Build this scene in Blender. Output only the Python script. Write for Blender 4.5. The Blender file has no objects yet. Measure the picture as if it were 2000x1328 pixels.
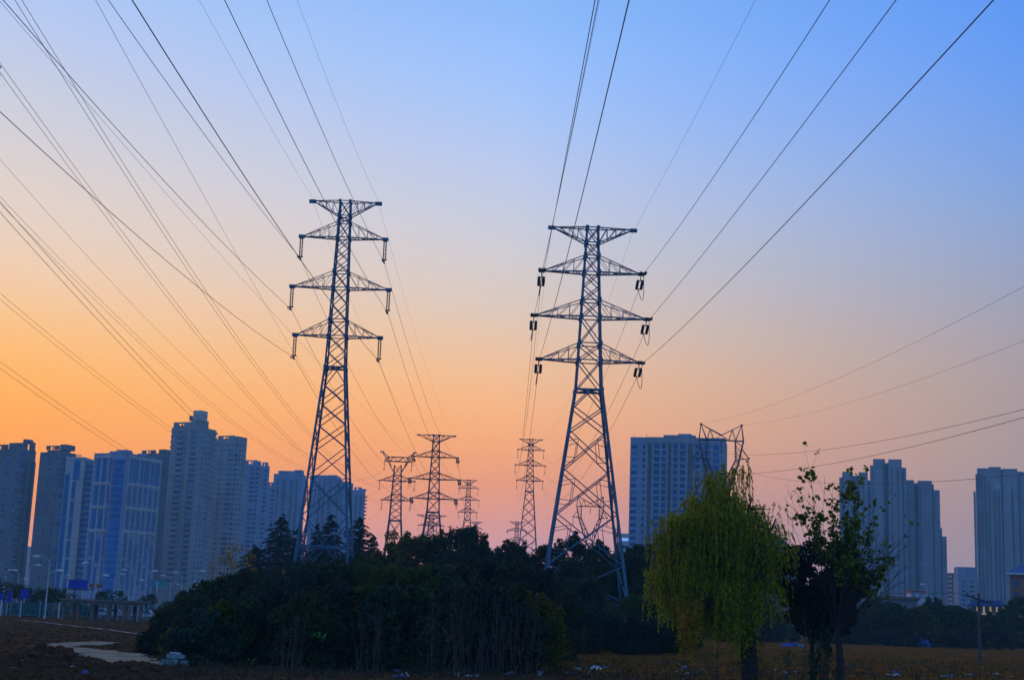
import bpy, math, random
import numpy as np
from math import sin, cos, tan, pi, radians, atan, sqrt, exp
from mathutils import Vector, Matrix, noise as mnoise

random.seed(7)
rng = np.random.default_rng(7)
S = bpy.context.scene
COL = S.collection

# ------------------------------------------------------------------ camera
EYE = 2.8
FPX = 2807.0                       # focal length in photo pixels (2000 wide)
PITCH = atan(536 / FPX)
ROLL = 0.037
_F = np.array([0, cos(PITCH), sin(PITCH)]); _R = np.array([1.0, 0, 0]); _U = np.array([0, -sin(PITCH), cos(PITCH)])
RC = _R * cos(ROLL) + _U * sin(ROLL)
UC = -_R * sin(ROLL) + _U * cos(ROLL)
cam_d = bpy.data.cameras.new('camera')
cam_d.lens = 36.0 * FPX / 2000.0
cam_d.sensor_width = 36.0
cam_d.clip_start = 0.5
cam_d.clip_end = 30000
cam = bpy.data.objects.new('camera', cam_d)
COL.objects.link(cam)
m = Matrix.Identity(4)
for i in range(3):
    m[i][0], m[i][1], m[i][2] = RC[i], UC[i], -_F[i]
m[2][3] = EYE
cam.matrix_world = m
S.camera = cam


def pray(px, py):
    return _F + RC * (px - 1000) / FPX - UC * (py - 664) / FPX


def at(px, py, Y):
    """world point at forward distance Y that a survey of the photo gives for a pixel"""
    d = pray(px, py)
    return np.array([0, 0, EYE]) + d * (Y / d[1])


def ground_at(px, py):
    d = pray(px, py)
    t = -EYE / d[2]
    return np.array([0, 0, EYE]) + d * t


# ------------------------------------------------------------------ sky and light
W = bpy.data.worlds.new('World')
S.world = W
W.use_nodes = True
nt = W.node_tree
nt.nodes.clear()


def lin(c):
    return tuple(((v / 255) / 12.92 if v / 255 <= .04045 else ((v / 255 + .055) / 1.055) ** 2.4) for v in c) + (1.0,)


def N(kind, **kw):
    n = nt.nodes.new(kind)
    for k, v in kw.items():
        setattr(n, k, v)
    return n


tc = N('ShaderNodeTexCoord')
sx = N('ShaderNodeSeparateXYZ')
nt.links.new(tc.outputs['Generated'], sx.inputs[0])


def mth(op, a, b=None, clamp=False):
    n = N('ShaderNodeMath', operation=op, use_clamp=clamp)
    for i, v in enumerate((a, b)):
        if v is None:
            continue
        if isinstance(v, (int, float)):
            n.inputs[i].default_value = v
        else:
            nt.links.new(v, n.inputs[i])
    return n.outputs[0]


def maprange(v, a, b, c=0.0, d=1.0, smooth=False):
    n = N('ShaderNodeMapRange', clamp=True)
    n.interpolation_type = 'SMOOTHSTEP' if smooth else 'LINEAR'
    nt.links.new(v, n.inputs[0])
    for i, q in enumerate((a, b, c, d)):
        n.inputs[i + 1].default_value = q
    return n.outputs[0]


SKY_GAIN = 1.5
HAZE_D, HAZE_S, HAZE_FAR, HAZE_TOP = .00026, (.040, .103, .266), 1420.0, 130.0


def above_haze(c, zz):
    """colour of the sky itself, before the evening haze in front of it dims it"""
    T = exp(-HAZE_D * min(HAZE_FAR, (HAZE_TOP - EYE) / max(zz, 1e-3)))
    return tuple(max(.002, (v - s_ * (1 - T)) / T) / SKY_GAIN for v, s_ in zip(lin(c)[:3], HAZE_S)) + (1.0,)


def ramp(fac, stops):
    n = N('ShaderNodeValToRGB')
    n.color_ramp.interpolation = 'B_SPLINE'
    el = n.color_ramp.elements
    while len(el) < len(stops):
        el.new(0.5)
    for e, (p, c) in zip(el, stops):
        e.position = p
        e.color = above_haze(c, p)
    nt.links.new(fac, n.inputs[0])
    return n.outputs[0]


def mix(f, a, b):
    n = N('ShaderNodeMix', data_type='RGBA')
    nt.links.new(f, n.inputs[0])
    nt.links.new(a, n.inputs[6])
    nt.links.new(b, n.inputs[7])
    return n.outputs[2]


SKY_L = [(0.0, (190, 145, 160)), (.04, (228, 150, 122)), (.085, (254, 158, 84)), (.13, (255, 176, 92)), (.17, (254, 192, 122)),
         (.215, (240, 208, 182)), (.27, (222, 210, 206)), (.315, (206, 207, 220)), (.36, (186, 202, 238)), (.41, (168, 198, 248)),
         (.55, (116, 160, 225)), (1, (100, 116, 140))]
SKY_C = [(0.0, (168, 146, 182)), (.035, (188, 152, 176)), (.06, (206, 150, 154)), (.09, (228, 153, 124)), (.13, (246, 176, 128)), (.165, (240, 190, 150)),
         (.20, (222, 198, 182)), (.24, (207, 203, 208)), (.28, (196, 204, 228)), (.34, (164, 196, 250)), (.40, (142, 190, 255)),
         (.55, (106, 155, 225)), (1, (100, 116, 140))]
SKY_R = [(0.0, (138, 138, 160)), (.05, (143, 138, 155)), (.09, (155, 143, 155)), (.135, (164, 150, 154)), (.18, (166, 156, 164)), (.225, (152, 160, 188)),
         (.27, (136, 164, 212)), (.32, (116, 160, 232)), (.37, (100, 154, 242)), (.42, (88, 148, 242)), (.55, (86, 134, 205)), (1, (100, 116, 140))]
SKY_B = [(0.0, (112, 154, 214)), (.1, (106, 162, 236)), (.3, (94, 158, 244)), (.55, (88, 134, 200)), (.8, (100, 122, 150)), (1, (100, 116, 140))]
z = sx.outputs[2]
hyp = mth('SQRT', mth('ADD', mth('MULTIPLY', sx.outputs[0], sx.outputs[0]), mth('ADD', mth('MULTIPLY', sx.outputs[1], sx.outputs[1]), 1e-6)))
az = mth('ARCTAN2', sx.outputs[0], sx.outputs[1])            # 0 = straight down the line of pylons, + to the right
lc = mix(maprange(az, -.36, .02), ramp(z, SKY_L), ramp(z, SKY_C))
lcr = mix(maprange(az, .0, .36), lc, ramp(z, SKY_R))
dusk = mix(maprange(mth('ABSOLUTE', mth('ADD', az, .25)), .75, 1.9, smooth=True), lcr, ramp(z, SKY_B))
bg = N('ShaderNodeBackground')
nt.links.new(dusk, bg.inputs[0])
bg.inputs[1].default_value = SKY_GAIN
ow = N('ShaderNodeOutputWorld')
nt.links.new(bg.outputs[0], ow.inputs[0])

# the sun has just gone down behind the towers on the left: only a faint warm glow is left of it
sun_d = bpy.data.lights.new('sun', 'SUN')
sun_d.energy = 0.1
sun_d.angle = radians(6)
sun_d.color = (1, .55, .28)
sun = bpy.data.objects.new('sun', sun_d)
COL.objects.link(sun)
_sd = Vector((sin(radians(-32)) * cos(radians(2)), cos(radians(-32)) * cos(radians(2)), sin(radians(2))))
sun.rotation_euler = _sd.to_track_quat('Z', 'Y').to_euler()

S.view_settings.view_transform = 'Standard'
S.view_settings.look = 'None'
S.view_settings.exposure = 0
S.view_settings.gamma = 1
S.cycles.use_denoising = True
S.cycles.max_bounces = 6
S.cycles.diffuse_bounces = 2
S.cycles.glossy_bounces = 2
S.cycles.volume_bounces = 1
S.cycles.transparent_max_bounces = 8


# ------------------------------------------------------------------ materials
def mat(name, col, rough=.8, var=.25, scale=3.0, metal=0.0, island=False, transl=0.0, col2=None, spec=.3, obj_coord=True, detail=6):
    M = bpy.data.materials.new(name)
    M.use_nodes = True
    t = M.node_tree
    b = t.nodes['Principled BSDF']
    b.inputs['Roughness'].default_value = rough
    b.inputs['Metallic'].default_value = metal
    b.inputs['Specular IOR Level'].default_value = spec
    tcn = t.nodes.new('ShaderNodeTexCoord')
    nz = t.nodes.new('ShaderNodeTexNoise')
    nz.inputs['Scale'].default_value = scale
    nz.inputs['Detail'].default_value = detail
    t.links.new(tcn.outputs['Object'], nz.inputs['Vector'])
    rp = t.nodes.new('ShaderNodeValToRGB')
    c2 = col2 or tuple(min(1, v * (1 + var)) for v in col)
    c1 = tuple(v * (1 - var) for v in col)
    rp.color_ramp.elements[0].position = .3
    rp.color_ramp.elements[1].position = .7
    rp.color_ramp.elements[0].color = c1 + (1,)
    rp.color_ramp.elements[1].color = c2 + (1,)
    src = nz.outputs['Fac']
    if island:
        g = t.nodes.new('ShaderNodeNewGeometry')
        mx = t.nodes.new('ShaderNodeMath')
        mx.operation = 'MULTIPLY_ADD'
        mx.inputs[1].default_value = .55
        ad = t.nodes.new('ShaderNodeMath')
        ad.operation = 'MULTIPLY'
        ad.inputs[1].default_value = .45
        t.links.new(nz.outputs['Fac'], ad.inputs[0])
        t.links.new(g.outputs['Random Per Island'], mx.inputs[0])
        t.links.new(ad.outputs[0], mx.inputs[2])
        src = mx.outputs[0]
    t.links.new(src, rp.inputs[0])
    t.links.new(rp.outputs[0], b.inputs['Base Color'])
    if transl:
        tr = t.nodes.new('ShaderNodeBsdfTranslucent')
        t.links.new(rp.outputs[0], tr.inputs[0])
        ms = t.nodes.new('ShaderNodeMixShader')
        ms.inputs[0].default_value = transl
        t.links.new(b.outputs[0], ms.inputs[1])
        t.links.new(tr.outputs[0], ms.inputs[2])
        t.links.new(ms.outputs[0], t.nodes['Material Output'].inputs[0])
    return M


def emit_mat(name, col, strength):
    M = bpy.data.materials.new(name)
    M.use_nodes = True
    b = M.node_tree.nodes['Principled BSDF']
    b.inputs['Base Color'].default_value = col + (1,)
    b.inputs['Emission Color'].default_value = col + (1,)
    b.inputs['Emission Strength'].default_value = strength
    return M


STEEL = mat('galvanised_steel', (.055, .14, .22), .55, .25, .6, .35, spec=.4)
STEEL_DARK = mat('weathered_steel', (.07, .09, .12), .6, .25, .6, .3)
PORCELAIN = mat('insulator_glaze', (.045, .035, .05), .35, .2, 4, spec=.5)
WIRE = mat('aluminium_wire', (.05, .05, .055), .6, .1, 1, .3)


def wall_mat(name, col, joint=.25):
    """render with floor joints every storey and faint vertical weather streaks"""
    M = mat(name, col, .9, .14, .10, spec=.1)
    t = M.node_tree
    b = t.nodes['Principled BSDF']
    src = b.inputs['Base Color'].links[0].from_socket
    tcn = t.nodes.new('ShaderNodeTexCoord')
    mp = t.nodes.new('ShaderNodeMapping'); mp.inputs['Scale'].default_value = (.9, .9, .025)
    nz = t.nodes.new('ShaderNodeTexNoise'); nz.inputs['Scale'].default_value = 1.0; nz.inputs['Detail'].default_value = 5
    t.links.new(tcn.outputs['Object'], mp.inputs[0]); t.links.new(mp.outputs[0], nz.inputs['Vector'])
    sp = t.nodes.new('ShaderNodeSeparateXYZ'); t.links.new(tcn.outputs['Object'], sp.inputs[0])
    md = t.nodes.new('ShaderNodeMath'); md.operation = 'MODULO'; md.inputs[1].default_value = 3.0; t.links.new(sp.outputs[2], md.inputs[0])
    ls = t.nodes.new('ShaderNodeMath'); ls.operation = 'LESS_THAN'; ls.inputs[1].default_value = .45; t.links.new(md.outputs[0], ls.inputs[0])
    jt = t.nodes.new('ShaderNodeMath'); jt.operation = 'MULTIPLY_ADD'; jt.inputs[1].default_value = -joint; jt.inputs[2].default_value = .75; t.links.new(ls.outputs[0], jt.inputs[0])
    ad = t.nodes.new('ShaderNodeMath'); ad.operation = 'MULTIPLY_ADD'; ad.inputs[1].default_value = .6; t.links.new(nz.outputs['Fac'], ad.inputs[0]); t.links.new(jt.outputs[0], ad.inputs[2])
    mx = t.nodes.new('ShaderNodeVectorMath'); mx.operation = 'SCALE'
    t.links.new(src, mx.inputs[0]); t.links.new(ad.outputs[0], mx.inputs['Scale'])
    t.links.new(mx.outputs[0], b.inputs['Base Color'])
    return M


CONC_A = wall_mat('painted_concrete', (.27, .31, .36), .15)
CONC_B = wall_mat('beige_render', (.30, .31, .31))
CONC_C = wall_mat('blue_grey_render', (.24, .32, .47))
CONC_D = wall_mat('dark_render', (.17, .18, .20))
CONC_W = wall_mat('pale_cladding', (.50, .47, .45))
BRICK = mat('red_brown_render', (.26, .12, .085), .9, .15, .2)
GLASS = mat('window_glass', (.016, .085, .22), .25, .55, .35, spec=.25, detail=2)
GLASS_L = mat('sky_painted_glass', (.06, .20, .36), .25, .4, .35, spec=.3, detail=2)  # paler copy of the window glass, sky reflection put into its colour
GLASS_B = mat('curtain_glass', (.006, .15, .42), .3, .35, .2, spec=.12, detail=2)
ROOFBLUE = mat('blue_sheet_roof', (.03, .09, .30), .5, .15, .5)
CONIFER = mat('cedar_needles', (.028, .055, .040), .8, .45, 1.2, island=True, transl=.15, spec=.08)
LEAF_DK = mat('dark_evergreen_leaves', (.034, .060, .022), .6, .5, .7, island=True, transl=.15, spec=.08)
LEAF_TEAL = mat('blue_green_leaves', (.022, .058, .038), .6, .5, .7, island=True, transl=.15, spec=.08)
LEAF_MID = mat('mid_green_leaves', (.058, .088, .014), .6, .5, .7, island=True, transl=0.35, spec=.08)
LEAF_OLV = mat('olive_leaves', (.115, .115, .010), .6, .5, .7, island=True, transl=0.5, spec=.08)
LEAF_YEL = mat('yellowing_leaves', (.34, .22, .012), .6, .5, .9, island=True, transl=0.45, spec=.08)
LEAF_PURP = mat('plum_dark_leaves', (.020, .030, .024), .6, .5, .9, island=True, transl=.1, spec=.08)
WILLOW = mat('willow_leaves', (.36, .36, .012), .6, .45, .9, island=True, transl=0.5, spec=.08)
POPLAR = mat('poplar_leaves', (.12, .16, .012), .55, .45, 1.2, island=True, transl=0.45, spec=.08)
BRIGHT = mat('fresh_green_leaves', (.09, .30, .06), .5, .3, 6, transl=.25)
BARK = mat('bark', (.035, .028, .024), .95, .35, 3)
TWIG = mat('grey_twig', (.085, .062, .046), .95, .3, 3)
LAMP_GREY = mat('pale_lamp_paint', (.45, .50, .56), .5, .1, 2, .2)
LAMP_GLASS = mat('lamp_lens', (.7, .74, .8), .3, .1, 3)
CONC_BEAM = mat('rough_concrete', (.19, .145, .12), .95, .3, 1.2)
TARP = mat('blue_tarpaulin', (.03, .11, .42), .6, .3, 2)
PLASTIC_W = mat('white_plastic_scrap', (.42, .47, .55), .6, .35, 5)
PLASTIC_B = mat('blue_plastic_scrap', (.08, .14, .36), .6, .35, 5)
PLASTIC_R = mat('red_plastic_scrap', (.40, .03, .02), .6, .25, 5)
BALE = mat('teal_wrapped_blocks', (.17, .27, .27), .7, .35, 4)
SIGN_B = mat('road_sign_blue', (.01, .03, .42), .5, .1, 3)
SIGN_T = mat('road_sign_teal', (.02, .26, .33), .5, .1, 3)
WHITE = mat('white_paint', (.62, .64, .68), .6, .1, 2)
FENCE_M = mat('green_fence_mesh', (.06, .22, .26), .8, .45, 1.6)
RED_B = mat('red_banner', (.36, .08, .06), .7, .15, 3)
KERB = mat('pale_kerb_stone', (.30, .25, .23), .9, .3, 2)
WOODP = mat('weathered_pole', (.075, .075, .085), .9, .3, 2)
AMBER = emit_mat('lit_colonnade_glow', (.95, .62, .22), .22)
COOLLIT = emit_mat('lit_sign_white_blue', (.25, .5, 1.0), .75)
REFLECT = mat('sunset_painted_glass', (.42, .26, .20), .3, .5, .12, spec=.6, detail=2)  # orange sunset reflection painted into the pane colour


# ------------------------------------------------------------------ mesh helpers
class MB:
    def __init__(s):
        s.v = []
        s.f = []

    def bar(s, a, b, w, h=None):
        a = Vector(a); b = Vector(b); d = b - a
        if d.length < 1e-6:
            return
        d.normalize()
        up = Vector((0, 0, 1)) if abs(d.z) < .95 else Vector((1, 0, 0))
        x = d.cross(up).normalized() * (w / 2)
        y = d.cross(x).normalized() * ((h or w) / 2)
        n = len(s.v)
        for p in (a, b):
            for q in (-x - y, x - y, x + y, -x + y):
                s.v.append(tuple(p + q))
        for i in range(4):
            j = (i + 1) % 4
            s.f.append((n + i, n + j, n + 4 + j, n + 4 + i))
        s.f.append((n + 3, n + 2, n + 1, n)); s.f.append((n + 4, n + 5, n + 6, n + 7))

    def box(s, x0, x1, y0, y1, z0, z1):
        n = len(s.v)
        for zz in (z0, z1):
            s.v += [(x0, y0, zz), (x1, y0, zz), (x1, y1, zz), (x0, y1, zz)]
        s.f += [(n + 3, n + 2, n + 1, n), (n + 4, n + 5, n + 6, n + 7)]
        for i in range(4):
            j = (i + 1) % 4
            s.f.append((n + i, n + j, n + 4 + j, n + 4 + i))

    def tube(s, pts, radii, n=5):
        pts = [Vector(p) for p in pts]
        if isinstance(radii, (int, float)):
            radii = [radii] * len(pts)
        base = len(s.v)
        ref = Vector((.31, .17, .93))
        for i, p in enumerate(pts):
            d = (pts[min(i + 1, len(pts) - 1)] - pts[max(i - 1, 0)])
            if d.length < 1e-9:
                d = Vector((0, 0, 1))
            d.normalize()
            rr = ref if abs(d.dot(ref)) < .95 else Vector((1, 0, 0))
            x = d.cross(rr).normalized(); y = d.cross(x)
            for k in range(n):
                a = 2 * pi * k / n
                s.v.append(tuple(p + (x * cos(a) + y * sin(a)) * radii[i]))
        for i in range(len(pts) - 1):
            for k in range(n):
                j = (k + 1) % n
                s.f.append((base + i * n + k, base + i * n + j, base + (i + 1) * n + j, base + (i + 1) * n + k))
        s.f.append(tuple(base + k for k in range(n))[::-1])
        e = base + (len(pts) - 1) * n
        s.f.append(tuple(e + k for k in range(n)))

    def prism(s, poly, y0, y1):
        """polygon in local x,z extruded along y"""
        n = len(s.v); k = len(poly)
        for yy in (y0, y1):
            s.v += [(p[0], yy, p[1]) for p in poly]
        s.f.append(tuple(range(n, n + k))); s.f.append(tuple(range(n + 2 * k - 1, n + k - 1, -1)))
        for i in range(k):
            j = (i + 1) % k
            s.f.append((n + j, n + i, n + k + i, n + k + j))

    def build(s, name, material, parent=None, smooth=False):
        me = bpy.data.meshes.new(name)
        me.from_pydata(s.v, [], s.f)
        me.materials.append(material)
        if smooth:
            for p in me.polygons:
                p.use_smooth = True
        o = bpy.data.objects.new(name, me)
        COL.objects.link(o)
        if parent:
            o.parent = parent
        return o


def quads(name, material, P4, parent=None):
    """P4: (n,4,3) array of leaf quads"""
    n = len(P4)
    me = bpy.data.meshes.new(name)
    me.vertices.add(n * 4)
    me.vertices.foreach_set('co', np.ascontiguousarray(P4.reshape(-1), dtype=np.float32))
    me.loops.add(n * 4)
    me.loops.foreach_set('vertex_index', np.arange(n * 4, dtype=np.int32))
    me.polygons.add(n)
    me.polygons.foreach_set('loop_start', np.arange(0, n * 4, 4, dtype=np.int32))
    me.update()
    me.materials.append(material)
    o = bpy.data.objects.new(name, me)
    COL.objects.link(o)
    if parent:
        o.parent = parent
    return o


def tag(o, label, cat, group=None, kind=None):
    o['label'] = label
    o['category'] = cat
    if group:
        o['group'] = group
    if kind:
        o['kind'] = kind
    return o


def structure(o):
    o['kind'] = 'structure'
    return o


def empty(name, loc, label, cat, rz=0, group=None):
    o = bpy.data.objects.new(name, None)
    o.empty_display_size = .5
    COL.objects.link(o)
    o.location = Vector(loc)
    o.rotation_euler = (0, 0, rz)
    tag(o, label, cat, group)
    return o


def copy_thing(src, loc, label, rz=0, scale=1.0, group=None, name=None):
    r = src.copy()
    COL.objects.link(r)
    r.location = Vector(loc)
    r.rotation_euler = (0, 0, rz)
    r.scale = (scale,) * 3 if isinstance(scale, (int, float)) else scale
    r['label'] = label
    if group:
        r['group'] = group
    for ch in list(src.children):
        c = ch.copy(); COL.objects.link(c); c.parent = r
        for g in list(ch.children):
            d = g.copy(); COL.objects.link(d); d.parent = c
    return r


# ------------------------------------------------------------------ ground
def fbm(x, y, s, o=4):
    return mnoise.fractal(Vector((x * s, y * s, 3.7)), 1.0, 2.0, o)


HEAPS = [(-18.5, 60, .9, .9, .50), (-17.5, 59.8, .8, .9, .32), (-19.6, 60, 1.0, .9, .30), (-16.4, 59.5, .9, .9, .20), (-21.5, 59.5, 1.6, 1.2, .18),
         (-15.0, 59.2, 1.0, .8, .16), (-13.6, 59, 1.0, .8, .12), (-18.8, 57.8, 3.0, .8, .18), (-14.5, 57.6, 2.4, .7, .12)]


def gz(x, y):
    if y < 30 or y > 420 or abs(x) > 160:
        return 0.0
    k = min(1, (y - 30) / 20) * min(1, max(0, (420 - y) / 150))
    h = .05 * fbm(x, y, .35) + .07 * fbm(x, y, .09, 3)
    if y < 85:
        near = min(1, max(0, (85 - y) / 14))
        h += near * (.06 * abs(fbm(x, y, 1.1)) + .06 * abs(fbm(x + 9, y, .5)))
    for hx, hy, rx, ry, hh in HEAPS:
        e = ((x - hx) / rx) ** 2 + ((y - hy) / ry) ** 2
        if e < 6:
            h += hh * exp(-e) * (1 + .45 * fbm(x, y, 1.4))
    # long low ridge of ochre soil in the middle and the bank on the right
    if x > -2:
        e = ((y - (112 + .15 * x)) / 7) ** 2
        if e < 6:
            h += .45 * exp(-e) * min(1, (x + 2) / 6) * max(0, min(1, (34 - x) / 12))
    return h * k


def axis(segs):
    out = []
    for a, b, n in segs:
        out += list(np.linspace(a, b, n, endpoint=False))
    out.append(segs[-1][1])
    return out


gx = axis([(-9000, -1000, 8), (-1000, -160, 12), (-160, -34, 50), (-34, 36, 220), (36, 160, 50), (160, 1000, 12), (1000, 9000, 8)])
gy = axis([(-3000, -200, 6), (-200, 40, 10), (40, 52, 20), (52, 90, 150), (90, 200, 130), (200, 420, 50), (420, 2000, 20), (2000, 16000, 10)])
gv = [(x, y, gz(x, y)) for y in gy for x in gx]
nx = len(gx)
gf = [(j * nx + i, j * nx + i + 1, (j + 1) * nx + i + 1, (j + 1) * nx + i) for j in range(len(gy) - 1) for i in range(nx - 1)]
gme = bpy.data.meshes.new('ground')
gme.from_pydata(gv, [], gf)
for p in gme.polygons:
    p.use_smooth = True
ground = structure(bpy.data.objects.new('ground', gme))
COL.objects.link(ground)


def ground_material():
    M = bpy.data.materials.new('bare_soil')
    M.use_nodes = True
    t = M.node_tree
    b = t.nodes['Principled BSDF']
    b.inputs['Roughness'].default_value = .95
    b.inputs['Specular IOR Level'].default_value = 0.0
    g = t.nodes.new('ShaderNodeNewGeometry')

    def nz(sc, det=8, rough=.6):
        n = t.nodes.new('ShaderNodeTexNoise')
        n.inputs['Scale'].default_value = sc
        n.inputs['Detail'].default_value = det
        n.inputs['Roughness'].default_value = rough
        t.links.new(g.outputs['Position'], n.inputs['Vector'])
        return n.outputs['Fac']

    def rp(f, c1, c2, a=.35, bb=.65):
        r = t.nodes.new('ShaderNodeValToRGB')
        r.color_ramp.elements[0].position = a; r.color_ramp.elements[1].position = bb
        r.color_ramp.elements[0].color = c1 + (1,); r.color_ramp.elements[1].color = c2 + (1,)
        t.links.new(f, r.inputs[0])
        return r.outputs[0]
    plum = rp(nz(.9), (.072, .036, .018), (.15, .080, .040))
    ochre = rp(nz(.5), (.15, .046, .007), (.31, .10, .014))
    olive = rp(nz(.8), (.075, .045, .010), (.17, .10, .022))
    mo_ = t.nodes.new('ShaderNodeMix'); mo_.data_type = 'RGBA'
    mq = t.nodes.new('ShaderNodeMapRange'); mq.inputs[1].default_value = .42; mq.inputs[2].default_value = .58
    t.links.new(nz(.11, 7, .7), mq.inputs[0]); t.links.new(mq.outputs[0], mo_.inputs[0]); t.links.new(ochre, mo_.inputs[6]); t.links.new(olive, mo_.inputs[7])
    ochre = mo_.outputs[2]
    sp = t.nodes.new('ShaderNodeSeparateXYZ')
    t.links.new(g.outputs['Position'], sp.inputs[0])
    a1 = t.nodes.new('ShaderNodeMath'); a1.operation = 'MULTIPLY_ADD'; a1.inputs[1].default_value = 14
    t.links.new(nz(.06, 4), a1.inputs[0]); t.links.new(sp.outputs[0], a1.inputs[2])
    mr = t.nodes.new('ShaderNodeMapRange'); mr.inputs[1].default_value = 3; mr.inputs[2].default_value = 11
    t.links.new(a1.outputs[0], mr.inputs[0])
    a2 = t.nodes.new('ShaderNodeMath'); a2.operation = 'MULTIPLY_ADD'; a2.inputs[1].default_value = 10
    t.links.new(nz(.15, 5), a2.inputs[0]); t.links.new(sp.outputs[1], a2.inputs[2])
    mr2 = t.nodes.new('ShaderNodeMapRange'); mr2.inputs[1].default_value = 76; mr2.inputs[2].default_value = 82
    t.links.new(a2.outputs[0], mr2.inputs[0])
    mm = t.nodes.new('ShaderNodeMath'); mm.operation = 'MULTIPLY'
    t.links.new(mr.outputs[0], mm.inputs[0]); t.links.new(mr2.outputs[0], mm.inputs[1])
    mx = t.nodes.new('ShaderNodeMix'); mx.data_type = 'RGBA'
    t.links.new(mm.outputs[0], mx.inputs[0]); t.links.new(plum, mx.inputs[6]); t.links.new(ochre, mx.inputs[7])
    t.links.new(mx.outputs[2], b.inputs['Base Color'])
    bp = t.nodes.new('ShaderNodeBump'); bp.inputs['Strength'].default_value = .9; bp.inputs['Distance'].default_value = .15
    t.links.new(nz(2.5, 8, .7), bp.inputs['Height']); t.links.new(bp.outputs[0], b.inputs['Normal'])
    return M


gme.materials.append(ground_material())
PATHM = mat('trodden_clay', (.40, .29, .21), .95, .3, .9, spec=0)


def ribbon(name, px_pts, width, material, lift, steps=90, wob=.55):
    """strip on the ground through surveyed photo points"""
    pts = [ground_at(*p)[:2] for p in px_pts]
    d = [0]
    for a, b in zip(pts[:-1], pts[1:]):
        d.append(d[-1] + np.linalg.norm(b - a))
    ts = np.linspace(0, d[-1], steps)
    xs = np.interp(ts, d, [p[0] for p in pts]); ys = np.interp(ts, d, [p[1] for p in pts])
    ws = np.interp(ts, d, width) if not isinstance(width, (int, float)) else np.full(steps, width)
    k = 7
    vv = []
    for i in range(steps):
        j0, j1 = max(0, i - 1), min(steps - 1, i + 1)
        tx, ty = xs[j1] - xs[j0], ys[j1] - ys[j0]
        L = sqrt(tx * tx + ty * ty) + 1e-9
        nx_, ny_ = -ty / L, tx / L
        for q in range(k):
            u = (q / (k - 1) - .5) * ws[i] * (1 + wob * fbm(xs[i] + q, ys[i], .5))
            X, Y = xs[i] + nx_ * u, ys[i] + ny_ * u
            vv.append((X, Y, gz(X, Y) + lift))
    ff = [(i * k + q, i * k + q + 1, (i + 1) * k + q + 1, (i + 1) * k + q) for i in range(steps - 1) for q in range(k - 1)]
    me = bpy.data.meshes.new(name)
    me.from_pydata(vv, [], ff)
    me.materials.append(material)
    o = bpy.data.objects.new(name, me)
    COL.objects.link(o)
    return structure(o)


ribbon('path', [(60, 1262), (110, 1264), (170, 1272), (215, 1282), (262, 1296), (320, 1309)], [.4, 1.8, 3.0, 3.2, 2.6, 1.8], PATHM, .05)
ribbon('side_path', [(112, 1263), (160, 1259), (210, 1254)], [1.2, 3.0, 1.5], PATHM, .054)
ribbon('field_kerb', [(44, 1212), (92, 1217), (150, 1224), (220, 1233), (302, 1243)], .55, KERB, .10, 60, .9)


def foot(px, Y, py=1200):
    p = at(px, py, Y)
    return (p[0], Y, gz(p[0], Y))


# ------------------------------------------------------------------ lattice pylons
def lerp(a, b, t):
    return a + (b - a) * t


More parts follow.
